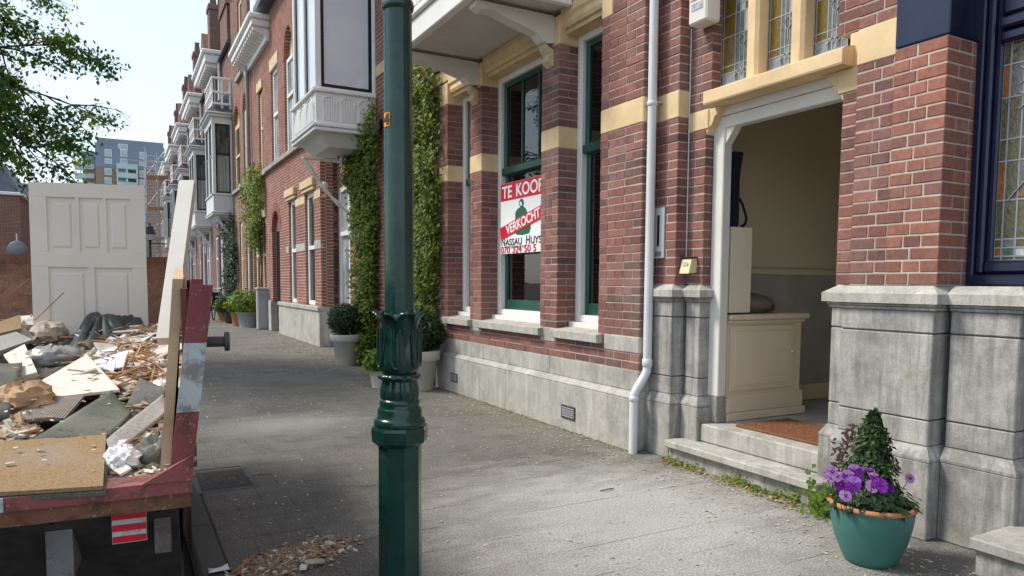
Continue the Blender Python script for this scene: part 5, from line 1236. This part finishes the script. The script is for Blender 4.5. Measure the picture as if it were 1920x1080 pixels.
for i, (x, y, x2, y2) in enumerate(((278,553,238,534),(-20,580,55,522),(66,600,120,548))):
    a = HP(x, y+55, .05); d_ = (a-EYEV).dot(fw); b = EYEV+ray(x2, y2)*(d_*1.02); a = EYEV+ray(x, y)*d_
    MB().bar(a, b, .007, .005).build('splinter', M['lathd'], None, ['dark splinter sticking up before the lower right door panel', 'long pale splinter at the back left rim of the skip', 'thin splinter before the lower left door panel'][i], 'splinter')
# panelled door standing at the far end
pd = thing('panel_door', SK(-1.05, 3.2, .6), 'white five-panel door standing upright at the far end of the skip', 'door')
a = onY(166, 600, 4.9); DY = 4.95
pl_, pr_ = onY(53, 342, DY), onY(270, 349, DY+.02); bl_, br_ = onY(66, 700, DY-.16), onY(281, 700, DY-.14)
def DP(s_, t): return (pl_*(1-s_)+pr_*s_)*(1-t)+(bl_*(1-s_)+br_*s_)*t
dn = (pr_-pl_).cross(bl_-pl_).normalized(); dn = dn if dn.y < 0 else -dn
def dslab(s0, s1, t0, t1, d0, d1, mat, nm, par, bev=0.):
    V = []
    for d, e in ((d0, 0), (d1, bev)):
        for s_, t in ((s0+e, t0+e*.62), (s1-e, t0+e*.62), (s1-e, t1-e*.62), (s0+e, t1-e*.62)): V.append(DP(s_, t)+dn*d)
    return MB().add(V, [(0,1,2,3),(7,6,5,4),(0,4,5,1),(1,5,6,2),(2,6,7,3),(3,7,4,0)]).build(nm, mat, par)
H_ = lambda y: (y-345)/355.
M['doorw'] = plain('door_white', (.70,.66,.565), .5, .04, 4)
dslab(0, 1, 0, 1, -.02, .0, M['doorw'], 'core', pd)
colsT = [(.155,.395),(.415,.625),(.645,.865)]; colsB = [(.155,.49),(.535,.865)]
rails = [(0,1,0,.075),(0,1,.365,.445),(0,1,.93,1)]; stiles = [(0,.14),(.865,1)]
for q in rails: dslab(q[0], q[1], q[2], q[3], 0, .012, M['doorw'], 'rail', pd)
for q in stiles: dslab(q[0], q[1], .0755, .3645, 0, .012, M['doorw'], 'stile', pd); dslab(q[0], q[1], .4455, .9295, 0, .012, M['doorw'], 'stile', pd)
for x0_, x1_ in ((.383,.412),(.622,.650)): dslab(x0_, x1_, .0755, .3645, 0, .012, M['doorw'], 'muntin', pd)
dslab(.478, .53, .4455, .9295, 0, .012, M['doorw'], 'muntin', pd)
for x0_, x1_ in ((.145,.38),(.415,.62),(.653,.862)): dslab(x0_+.03, x1_-.03, .10, .345, 0, .008, M['doorw'], 'panel', pd, .02)
for x0_, x1_ in ((.145,.475),(.533,.862)): dslab(x0_+.03, x1_-.03, .47, .91, 0, .008, M['doorw'], 'panel', pd, .02)
# leaning beam
a, b = onY(352, 345, 4.25), onY(312, 640, 3.6); m = MB(); m.bar(a, b, .075, .055, (.3,1,0)); m.build('timber_beam', M['woodw'], None, 'pale painted timber beam leaning up out of the skip beside the door', 'beam')
# ---------------------------------------------------------------- plants
M['leafA'] = leaf_mat('climber_leaf', [(.06,.11,.014), (.12,.18,.022), (.20,.25,.034), (.07,.125,.018), (.27,.29,.04), (.10,.16,.022)], .3)
M['leafD'] = leaf_mat('dark_leaf', [(.012,.032,.012), (.02,.05,.016), (.03,.065,.02), (.016,.04,.014)], .2)
M['leafB'] = leaf_mat('box_leaf', [(.012,.035,.012), (.022,.055,.016), (.05,.09,.02), (.015,.04,.013)], .15)
M['leafL'] = leaf_mat('light_leaf', [(.09,.17,.02), (.14,.22,.03), (.07,.13,.02)], .35)
M['leafT'] = leaf_mat('tree_leaf', [(.08,.16,.03), (.12,.21,.035), (.17,.26,.04), (.24,.29,.05), (.10,.19,.035)], .6)
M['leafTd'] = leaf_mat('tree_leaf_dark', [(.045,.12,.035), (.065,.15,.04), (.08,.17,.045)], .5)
M['bark'] = plain('bark', (.07,.055,.042), .95, .35, 14, .8, 40); M['stem'] = plain('stem', (.10,.075,.04), .9, .3, 12)
def leaf(m, p, n, s, r, fold=.25, asp=.5):
    """one folded leaf of 4 triangles at p, roughly facing n"""
    n = Vector(n); n.normalize(); t = n.cross(Vector((r.uniform(-1,1), r.uniform(-1,1), r.uniform(-.6,1)))); t = t.normalized() if t.length > 1e-3 else Vector((1,0,0)); b = n.cross(t); w_ = s*asp
    p = Vector(p)
    m.add([p, p+t*s*.45+b*w_*.5+n*fold*w_*.5, p+t*s, p+t*s*.45-b*w_*.5+n*fold*w_*.5], [(0,1,2),(0,2,3)])
def climber(base, outline, X, depth, n, s, mat, label, group, stems, seed, zone=None):
    """wall climber: outline = list of (z, y0, y1) widths up the wall"""
    r = random.Random(seed); t = thing('climbing_plant', base, label, 'climber', group); m = MB()
    zs = [o[0] for o in outline]
    def at_(z):
        for a, b in zip(outline, outline[1:]):
            if a[0] <= z <= b[0]: f = (z-a[0])/(b[0]-a[0]); return a[1]+(b[1]-a[1])*f, a[2]+(b[2]-a[2])*f
        return outline[-1][1:]
    cl = []
    for _ in range(n//38):
        z = r.uniform(zs[0], zs[-1]); a, b = at_(z); cl.append((r.uniform(a, b), z, r.uniform(.3, 1), r.uniform(.07, .17)))
    for _ in range(n):
        c = r.choice(cl); y = r.gauss(c[0], c[3]*.7); z = r.gauss(c[1], c[3]); d = depth*c[2]*max(.1, 1-((y-c[0])**2+(z-c[1])**2)/(c[3]*2.2)**2)
        a, b = at_(min(max(z, zs[0]), zs[-1]))
        if y < a-.04 or y > b+.05 or z < .02: continue
        leaf(m, (X-d*r.uniform(.55, 1.05)-.01, y, z), (-1+r.gauss(0,.4), r.gauss(-.2,.5), r.gauss(.45,.5)), s*r.uniform(.6, 1.3), r)
    m.build('foliage', mat, t)
    for k_ in range(stems):
        y0 = base[1]+r.uniform(-.12,.12); pts = []
        for j in range(9):
            z = zs[-1]*.95*j/8; a, b = at_(max(z, zs[0])); pts.append((base[0]+(X-.05-base[0])*min(1, z/.8), y0*(1-min(1, z/1.5))+((a+b)/2+(b-a)*.3*math.sin(k_*2+j*.8))*min(1, z/1.5), z))
        MB().tube(pts, [.018-.0015*j for j in range(9)], 6).build('stem', M['stem'], t)
    return t
G1 = 'climbers on the house fronts'
climber((3.22, 10.9, 0), [(.0,10.6,10.95),(.7,10.5,11.1),(1.6,10.45,11.1),(2.3,10.4,11.3),(3.2,10.3,11.85),(3.7,10.2,11.2)], 3.45, .34, 13000, .075, M['leafA'], 'yellow-green climber under the white oriel behind the round potted bush', G1, 4, 1)
climber((3.30, 8.5, 0), [(.0,8.35,8.7),(1.0,8.05,9.1),(2.4,7.98,9.2),(3.5,8.0,9.2),(3.95,8.1,9.0)], 3.45, .36, 12000, .068, M['leafA'], 'tall bushy climber on the wall beside the cream-banded piers', G1, 4, 2)
climber((3.35, 20.9, 0), [(2.2,20.4,21.1),(2.6,20.2,21.6),(3.4,20.0,22.6),(4.1,20.0,22.5),(4.4,20.4,21.6)], 3.45, .40, 4200, .10, M['leafA'], 'leggy yellow-green climber on the narrow house with the white cornice', G1, 2, 3)
climber((3.3, 25.9, 0), [(.2,25.2,26.6),(1.5,25.1,26.9),(2.8,25.2,27.2),(3.5,25.5,27.2)], 3.45, .42, 4500, .10, M['leafD'], 'dark green climber column beside the first grey oriel', G1, 2, 4)

def pot(t, c, prof, mat, n=36): MB().lathe(prof, n, c).build('pot', mat, t)
def bush(t, c, rx, rz, n, s, mat, seed, cone=0):
    r = random.Random(seed); m = MB(); c = Vector(c)
    lob = [(Vector((r.gauss(0,1), r.gauss(0,1), r.gauss(0,1))).normalized(), r.uniform(.82, 1.12)) for _ in range(22)]
    for _ in range(n):
        if cone:
            h_ = r.random()**.7; h_ = 1-h_*1 if r.random() < .0 else r.random(); rad = rx*((1-h_)**.62+.03)*(.95+.12*math.sin(h_*19)+r.uniform(-.12,.16))*math.sqrt(r.uniform(.35, 1)); a = r.uniform(0, 6.283)
            p = c+Vector((math.cos(a)*rad, math.sin(a)*rad, h_*rz)); nn = Vector((math.cos(a), math.sin(a), .5))
        else:
            d = Vector((r.gauss(0,1), r.gauss(0,1), r.gauss(0,1))).normalized(); k_ = max(lob, key=lambda l: l[0].dot(d))[1]*r.uniform(.62, 1.0); p = c+Vector((d.x*rx*k_, d.y*rx*k_, d.z*rz*k_)); nn = d
        leaf(m, p, nn+Vector((r.gauss(0,.4), r.gauss(0,.4), r.gauss(.2,.4))), s*r.uniform(.6,1.25), r)
    m.build('foliage', mat, t)
# teal pot with box cone and pansies
tp = Vector((3.06, 2.06, 0))
PC = Vector((3.022, 2.045, 0))
ft = thing('flower_pot', PC, 'teal glazed pot with terracotta rim at the foot of the stone pier', 'flower pot')
MB().lathe([(.095,0),(.108,.004),(.122,.03),(.155,.11),(.173,.19),(.179,.245),(.179,.262)], 48, PC).build('body', M['teal'], ft)
MB().lathe([(.179,.262),(.188,.264),(.192,.272),(.188,.281),(.179,.285),(.169,.282),(.166,.26)], 48, PC).build('rim', M['terracotta'], ft)
MB().lathe([(.0,.255),(.168,.255),(.168,.262),(.0,.268)], 32, PC).build('soil', M['soil'], ft)
bxn = thing('box_shrub', PC+Vector((.03,.02,.26)), 'clipped dark green cone shrub growing in the teal pot', 'shrub'); CB = PC+Vector((.03,.03,.27))
bush(bxn, CB, .135, .415, 3200, .032, M['leafB'], 8, 1); MB().tube([CB, CB+Vector((0,0,.4))], [.012,.004], 8).build('stem', M['stem'], bxn)
M['petal'] = leaf_mat('petal_violet', [(.22,.02,.42), (.30,.04,.55), (.16,.01,.34), (.26,.03,.48)], .25); M['petalm'] = leaf_mat('petal_mauve', [(.42,.18,.60), (.50,.26,.66)], .3); M['eye'] = plain('flower_eye', (.75,.50,.03), .6); M['petald'] = plain('petal_dark', (.06,.0,.12), .6)
r = random.Random(16)
fl_ = [(1600,908,1),(1652,910,1),(1612,893,0),(1590,893,0),(1575,910,0),(1568,893,2),(1639,895,0),(1625,880,0),(1555,895,2),(1706,897,2),(1585,930,2),(1665,916,0),(1602,882,0),(1635,912,2),(1560,885,2)]
grp = 'pansies in the teal pot'
for i, (x, y, kd) in enumerate(fl_):
    d = ray(x, y); 
    Y_ = PC.y-.07+r.uniform(-.04,.03)-(.03 if kd == 1 else 0); p = onY(x, y, Y_); p.z = max(p.z, .275)
    pn = thing('pansy', (p.x, p.y, .26), 'violet pansy flower in bloom in the teal pot' if kd != 2 else 'pale mauve pansy flower in the teal pot', 'flower', grp)
    fc = Vector((-.45+r.gauss(0,.25), -.75+r.gauss(0,.2), .45+r.gauss(0,.2))).normalized(); t1 = fc.cross(Vector((0,0,1))).normalized(); t2 = t1.cross(fc); s_ = .030*(1.15 if kd == 1 else r.uniform(.75,1))
    for a, ln, wd, dz in ((90+35, 1.05, 1., -.002), (90-35, 1.05, 1., -.003), (180+8, .95, .9, .0), (-8, .95, .9, .001), (-90, 1.0, 1.15, .002)):
        V = [p+fc*dz]; q = R(a); dd = t1*math.cos(q)+t2*math.sin(q); ee = t1*-math.sin(q)+t2*math.cos(q)
        for k_ in range(9): u = -1+k_/4; V.append(p+fc*(dz+.004*abs(u))+dd*s_*ln*(.35+.65*math.cos(u*1.1))+ee*s_*wd*.60*math.sin(u*1.35)+fc*r.uniform(-.0035,.0035))
        MB().add(V, [(0, k_+1, k_+2) for k_ in range(8)], True).build('petal', M['petalm'] if kd == 2 or (a > 0 and a < 170 and i % 3 == 0) else M['petal'], pn)
    MB().prism([(math.cos(t*.9)*.0085*(1.2 if t%2 else .7), math.sin(t*.9)*.0085*(1.2 if t%2 else .7)) for t in range(7)], 'z', 0, .0008).build('blotch', M['petald'], pn).data.transform(Matrix((( t1.x,t2.x,fc.x,p.x+fc.x*.0065),(t1.y,t2.y,fc.y,p.y+fc.y*.0065),(t1.z,t2.z,fc.z,p.z+fc.z*.0065),(0,0,0,1)))); MB().lathe([(.0,0),(.0035,.001),(.0,.003)], 8, p+fc*.0085).build('eye', M['eye'], pn); MB().tube([(PC.x+(p.x-PC.x)*.7,PC.y+(p.y-PC.y)*.5,.262), p+Vector((.005,.012,-.01)), p-fc*.003], .0018, 5).build('stalk', M['leafD'], pn)
m = MB()
for _ in range(420):
    a = r.uniform(0, 6.283); rad = .172*math.sqrt(r.uniform(.15, 1.15)); q = PC+Vector((math.cos(a)*rad, math.sin(a)*rad, .27+r.uniform(0,.06)))
    leaf(m, q, (math.cos(a)*.6, math.sin(a)*.6, .8), r.uniform(.03,.055), r, .2, .55)
m.build('pansy_leaves', M['leafD'], None, 'dark green pansy leaves filling the teal pot', 'leaves', kind='stuff')
# potted round bushes
for c, lb, mt, sd in ((Vector((3.034,10.88,0)), 'round dark green bush in grey-white pot in front of the yellow-green climber', 'leafD', 5), (Vector((3.10,7.95,0)), 'round dark green bush in grey-white pot beside the plinth with the vents', 'leafD', 6)):
    t = thing('potted_bush', c, lb, 'potted plant', 'potted round bushes')
    MB().lathe([(.155,0),(.16,.005),(.205,.36),(.225,.362),(.24,.37),(.245,.47),(.24,.478),(.215,.47),(.20,.40)], 40, c).build('pot', M['potw'], t); MB().lathe([(0,.42),(.21,.42),(0,.425)], 24, c).build('soil', M['soil'], t)
    bush(t, c+Vector((0,0,.70)), .30, .25, 3800, .052, M[mt], sd); MB().tube([c+Vector((0,0,.4)), c+Vector((0,0,.7))], .02, 8).build('stem', M['stem'], t)
c = onZ(712, 726); t = thing('potted_plant', c, 'small light green leafy plant in pale pot behind the lamp post', 'potted plant')
MB().lathe([(.09,0),(.12,.2),(.125,.205),(.115,.2)], 24, c).build('pot', M['potw'], t); bush(t, c+Vector((0,0,.32)), .2, .15, 500, .09, M['leafL'], 9); MB().lathe([(0,.18),(.115,.18),(0,.185)], 16, c).build('soil', M['soil'], t)
# weeds along the doorstep and creeper by the teal pot
def weeds(name, pts, n, s, mat, label, seed, hgt=.05, sp=.05):
    r = random.Random(seed); m = MB()
    for _ in range(n):
        i = r.randrange(len(pts)-1); f = r.random(); p = Vector(pts[i]).lerp(Vector(pts[i+1]), f); k_ = .5+.5*math.sin(i*3+f*9)
        leaf(m, (p.x-abs(r.gauss(0,sp)), p.y+r.gauss(0,.03), abs(r.gauss(0,hgt))*k_+.004), (r.gauss(-.4,.5), r.gauss(-.4,.5), .8), s*r.uniform(.5,1.3), r, .2, .7)
    return m.build(name, mat, None, label, 'weeds', kind='stuff')
weeds('weeds', [(3.46,3.35,0),(3.46,2.80,0)], 330, .026, M['leafA'], 'low green weeds growing along the foot of the doorstep', 1, .03, .035); weeds('weeds', [(3.46,3.95,0),(3.46,3.6,0)], 110, .03, M['leafA'], 'sparse yellowish weeds at the far end of the doorstep', 2, .015, .03)
cc = onZ(1550, 962); cr = thing('creeper', (3.42, 2.63, 0), 'light green creeper between the doorstep and the teal pot', 'plant')
m = MB(); r = random.Random(3)
for _ in range(240):
    leaf(m, (3.40+r.gauss(-.01,.04), 2.58+r.gauss(0,.06), abs(r.gauss(.07,.06))+.01), (-.6,-.6,.6), r.uniform(.022,.045), r, .2, .8)
m.build('foliage', M['leafL'], cr); m = MB()
for _ in range(110):
    f = r.random(); leaf(m, (3.44+r.gauss(0,.02), 2.56-.10*f+r.gauss(0,.022), .18+.33*f+r.gauss(0,.02)), (-.8,-.5,.2), .03, r)
m.build('dry_twigs', plain('dry_leaf', (.07,.04,.035), .9, .3), cr, kind='stuff'); MB().tube([(3.44,2.58,0),(3.44,2.54,.25),(3.44,2.45,.52)], .004, 5).build('stem', M['stem'], cr)
# far pots, box, bicycle
def farpot(px, py, rr, hh, mat, lb, bs, leafm, sd, flower=None):
    c = onZ(px, py); c.x = min(c.x, 3.2); t = thing('potted_plant', c, lb, 'potted plant', 'pots by the grey cabinet')
    MB().lathe([(rr*.75,0),(rr,hh),(rr*1.08,hh),(rr*.95,hh-.02)], 20, c).build('pot', mat, t); bush(t, c+Vector((0,0,hh+bs*.55)), bs, bs*.75, 900, .11, leafm, sd)
farpot(467, 613, .33, .42, M['lead'], 'blue-grey tub of light green plants beside the grey utility cabinet', .5, M['leafL'], 1); farpot(447, 611, .2, .40, M['terracotta'], 'terracotta pot of green plants next to the blue-grey tub', .36, M['leafA'], 2); farpot(434, 606, .22, .35, M['tarp'], 'dark pot of green plants near the bicycle', .5, M['leafD'], 3); farpot(420, 602, .2, .3, M['terracotta'], 'small reddish pot with low plants behind the dark pot', .34, M['leafL'], 4)
t = thing('utility_cabinet', (3.25, 20.6, 0), 'narrow grey utility cabinet standing before the house with the white cornice', 'cabinet'); p = onZ(499, 613); x, y = 3.32, 19.9
MB().cbox((x-.16,y-.1,0), (x+.16,y+.15,1.05), .02).build('body', M['lead'], t); MB().cbox((x-.18,y-.12,1.05), (x+.18,y+.17,1.12), .02).build('lid', M['lead'], t); t.location = (x, y, 0)
for ch in t.children: setparent(ch, t)
bk = thing('bicycle', (2.55, 24.5, 0), 'black city bicycle leaning by the potted plants', 'bicycle'); c = Vector((2.5, 24.6, 0)); bd = Vector((.25,.97,0)); hv = Vector((0,0,1))
for i, s_ in enumerate((-.52, .52)):
    w_ = MB(); cc = c+bd*s_+hv*.34; w_.tube([cc+bd*.32*math.cos(a*math.pi/14)+hv*.32*math.sin(a*math.pi/14) for a in range(29)], .02, 6); wo = w_.build('wheel', M['black'], bk)
    sp = MB()
    for a in range(8): sp.tube([cc, cc+bd*.31*math.cos(a*.785)+hv*.31*math.sin(a*.785)], .004, 4)
    sp.build('spokes', M['steel'], wo)
P_ = lambda s_, z_: c+bd*s_+hv*z_
m = MB()
for a, b in (((-.52,.34),(-.05,.34)), ((-.05,.34),(-.2,.85)), ((-.52,.34),(-.17,.75)), ((-.05,.34),(.42,.80)), ((-.18,.72),(.40,.88)), ((.52,.34),(.38,.98))): m.tube([P_(*a), P_(*b)], .018, 6)
m.build('frame', M['black'], bk); MB().obox(P_(-.22,.90), (.16,.26,.07)).build('saddle', M['black'], bk)
q = Vector((.97,-.25,0)); MB().tube([P_(.25,1.05)-q*.28, P_(.36,1.02), P_(.25,1.05)+q*.28], .014, 6).build('handlebar', M['steel'], bk); MB().cbox(tuple(P_(.60,.62)-Vector((.2,.15,0))), tuple(P_(.60,.62)+Vector((.2,.15,.3))), .02).build('front_crate', M['black'], bk)

# ---------------------------------------------------------------- street tree
TB = Vector((-5.9, 12.4, -.1)); tr = thing('street_tree', TB, 'tall street tree with fresh green leaves and drooping branches', 'tree')
MB().tube([TB, TB+Vector((.05,.1,1.5)), TB+Vector((0,.1,3.6)), TB+Vector((.2,0,5.5)), TB+Vector((.3,.2,8))], [.34,.26,.21,.15,.06], 12).build('trunk', M['bark'], tr)
r = random.Random(99); br = MB(); lv = MB(); ld = MB(); TIPS = []
def twig(p, d, L, rad, depth, bunch):
    pts = [p]; q = Vector(p); d = Vector(d).normalized()
    for k_ in range(5):
        d = (d+Vector((r.gauss(0,.12), r.gauss(0,.12), r.gauss(-.05,.10)))).normalized(); q = q+d*L/5; pts.append(q.copy())
        if depth > 0 and k_ >= 1:
            for _ in range(2): twig(q, d+Vector((r.gauss(0,.55), r.gauss(0,.55), r.gauss(-.12,.40))), L*r.uniform(.32,.5), rad*.48, depth-1, bunch if depth > 2 else bunch*r.choice((.2,.7,1.3,1.6)))
        if depth == 0:
            for _ in range(6):
                if r.random() < bunch*.8: TIPS.append((q+Vector((r.gauss(0,.07), r.gauss(0,.07), r.gauss(0,.06))), bunch))
    br.tube(pts, [max(.003, rad*(1-.16*k_)) for k_ in range(6)], 5 if rad > .02 else 3)
BR = [((.2,.0,3.6),(1,.10,.30),3.5),((0,.1,4.2),(1,-.25,.40),3.8),((.1,.1,4.4),(1,.35,.30),3.7),((.1,0,5.0),(1,.0,.45),3.7),((.2,0,5.6),(1,.3,.6),3.8),((.2,0,6.2),(1,-.15,.5),3.9),((0,.1,4.2),(-.8,-.6,.5),3.4),((0,.1,4.9),(-.5,.9,.5),3.4),((0,.1,5.4),(.1,-1,.6),3.4),((.3,.2,7.2),(.9,.1,.7),3.4),((.2,0,5.3),(.7,.9,.4),3.6),((.2,0,4.1),(1,-.1,.2),3.3),((.2,0,6.8),(1,.2,.35),3.9),((.2,0,6.1),(1,.12,.12),3.5),((.2,0,6.7),(1,-.2,.05),3.5),((.1,0,5.3),(1,.25,.22),3.5)]
for i_, (o_, d_, L_) in enumerate(BR): twig(TB+Vector(o_), d_, L_, .07, 3, (.75,.55,.7,.6,.8,.9)[i_ % 6])
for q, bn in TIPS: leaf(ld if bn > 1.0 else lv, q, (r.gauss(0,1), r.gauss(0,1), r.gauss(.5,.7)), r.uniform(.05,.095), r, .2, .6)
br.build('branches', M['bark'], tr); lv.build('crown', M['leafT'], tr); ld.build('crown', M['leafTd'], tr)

# ---------------------------------------------------------------- litter on the pavement
M['petalw'] = leaf_mat('fallen_petals', [(.42,.38,.26), (.52,.48,.36), (.36,.28,.14), (.55,.53,.46), (.46,.40,.22)], .1); M['dryl'] = leaf_mat('dry_leaves', [(.30,.20,.08), (.42,.32,.14), (.24,.15,.07), (.48,.40,.20)], .1)
r = random.Random(2024); m = MB()
for _ in range(5600):
    x = r.uniform(KX+.14, 3.35); y = 1.3+r.random()**1.5*18
    if r.random() < .4: x = 3.35-abs(r.gauss(0,.30))
    elif math.sin(x*3.1+y*1.3)+math.sin(y*2.2-x*1.7) < r.uniform(-1.5,.8): continue
    s_ = r.choice((.5,.7,1))*r.uniform(.006,.017)*(1.3 if y > 6 else 1); a = r.uniform(0,6.28); c_, d_ = math.cos(a)*s_, math.sin(a)*s_; z = .004
    m.add([(x-c_,y-d_,z),(x+d_*.5,y-c_*.5,z+r.uniform(0,.005)),(x+c_,y+d_,z+r.uniform(0,.004)),(x-d_*.5,y+c_*.5,z)], [(0,1,2,3)])
m.build('fallen_petals', M['petalw'], None, 'pale fallen blossom scattered over the paving', 'petals', kind='stuff')
m = MB()
for _ in range(1500):
    k_ = r.random()
    if k_ < .35: y = r.uniform(2.62,3.95); x = 3.44-abs(r.gauss(0,.06))
    elif k_ < .75: y = r.gauss(12.2,1.4); x = 3.1+r.gauss(0,.25)
    else: y = r.uniform(4.3,8.1); x = 3.36-abs(r.gauss(0,.035))
    leaf(m, (x, y, .006+r.uniform(0,.008)), (r.gauss(0,.3), r.gauss(0,.3), 1), r.uniform(.012,.032), r, .3, .6)
m.build('dry_leaves', M['dryl'], None, 'dry leaves gathered along the foot of the house walls', 'leaves', kind='stuff')
m = MB()
for _ in range(900): leaf(m, (KX-.05-r.random()**1.6*1.2, r.uniform(1.9,5.2), -.10+r.uniform(0,.012)), (r.gauss(0,.3), r.gauss(0,.3), 1), r.uniform(.012,.035), r, .3, .6)
m.build('gutter_leaves', M['dryl'], None, 'brown leaves lying in the gutter under the skip', 'leaves', kind='stuff')
# rubble heap on the pavement near the kerb
k = NT('sawdust'); c = k.ramp(k.noise(60, 6, .8), [(.3, (.22,.14,.08)), (.55, (.42,.33,.22)), (.8, (.62,.56,.46))]); k.bump(k.noise(90, 5, .8), 1, .01); M['saw'] = k.set(c, .95, .1)
m = MB(); cx_, cy_ = .66, 3.30
for _ in range(1500):
    u, v = r.gauss(0,.5), r.gauss(0,.5); x = cx_+u*.22+v*.10; y = cy_+v*.16+u*.03
    L = r.uniform(.008,.035); hgt = .03*math.exp(-(u*u+v*v)*1.6); m.mi = 0 if r.random() < .6 else 1 if r.random() < .6 else 2
    m.obox((x,y,.004+r.random()*hgt), (L,L*r.uniform(.25,.8),.004), (r.gauss(0,.3), r.gauss(0,.3), r.uniform(0,6.28)))
m.build('sweepings', [M['saw'], M['kraft'], M['plaster']], None, 'swept heap of wood chips and plaster on the paving near the kerb', 'rubble', kind='stuff')
for i, (x, y, L, w_, lb) in enumerate(((535,1046,.055,.03,'flat pale plaster shard lying at the left of the sweepings'), (575,1038,.06,.032,'pointed cream plaster shard on the sweepings'), (590,1056,.09,.03,'thin grey-beige shard at the right of the sweepings'), (568,1066,.03,.03,'small white plaster lump at the front of the sweepings'))):
    p = onZ(x, y, .015); o = MB().cbox((-L/2,-w_/2,0), (L/2,w_/2,.008), .003, .004).build('plaster_shard', M['plaster'] if i != 2 else M['plasterd'], None, lb, 'rubble'); o.location = p; o.rotation_euler = (r.gauss(0,.2), r.gauss(0,.2), r.uniform(-.5,1.2))
p = onZ(410, 1070, .006); o = MB().quadsheet([(-.045,-.03,.0),(.045,-.025,.0),(.04,.03,.0),(-.04,.032,.0)], .002, 6, 6, lambda u, v: Vector((0,0,.008*math.sin(u*4)*math.sin(v*5)))).build('paper_scrap', M['signw'], None, 'crumpled white paper scrap on the paving beside the sweepings', 'paper'); o.location = p
MB().box((-.016,-.014,.0065), (.012,.006,.0075)).build('blue_print', M['gl_blue'], o).parent = o
a, b = onZ(435, 1076, .01), onZ(478, 1040, .04); MB().bar(a, b, .010, .006).build('wood_strip', M['lathd'], None, 'reddish-brown wood strip lying beside the white paper scrap', 'wood')
for (x, y, lb) in ((1140, 919, 'small dry twig on the dusty paving before the doorstep'), (897, 777, 'curled pale leaf on the paving near the plinth'), (560, 661, 'short pale stick on the paving near the dry leaves')):
    p = onZ(x, y, .008); m = MB(); m.tube([p+Vector((-.05,.01,0)), p+Vector((0,0,.006)), p+Vector((.05,.015,0))], .004, 5); m.build('twig', M['stem'] if x != 897 else M['dryl'], None, lb, 'twig')
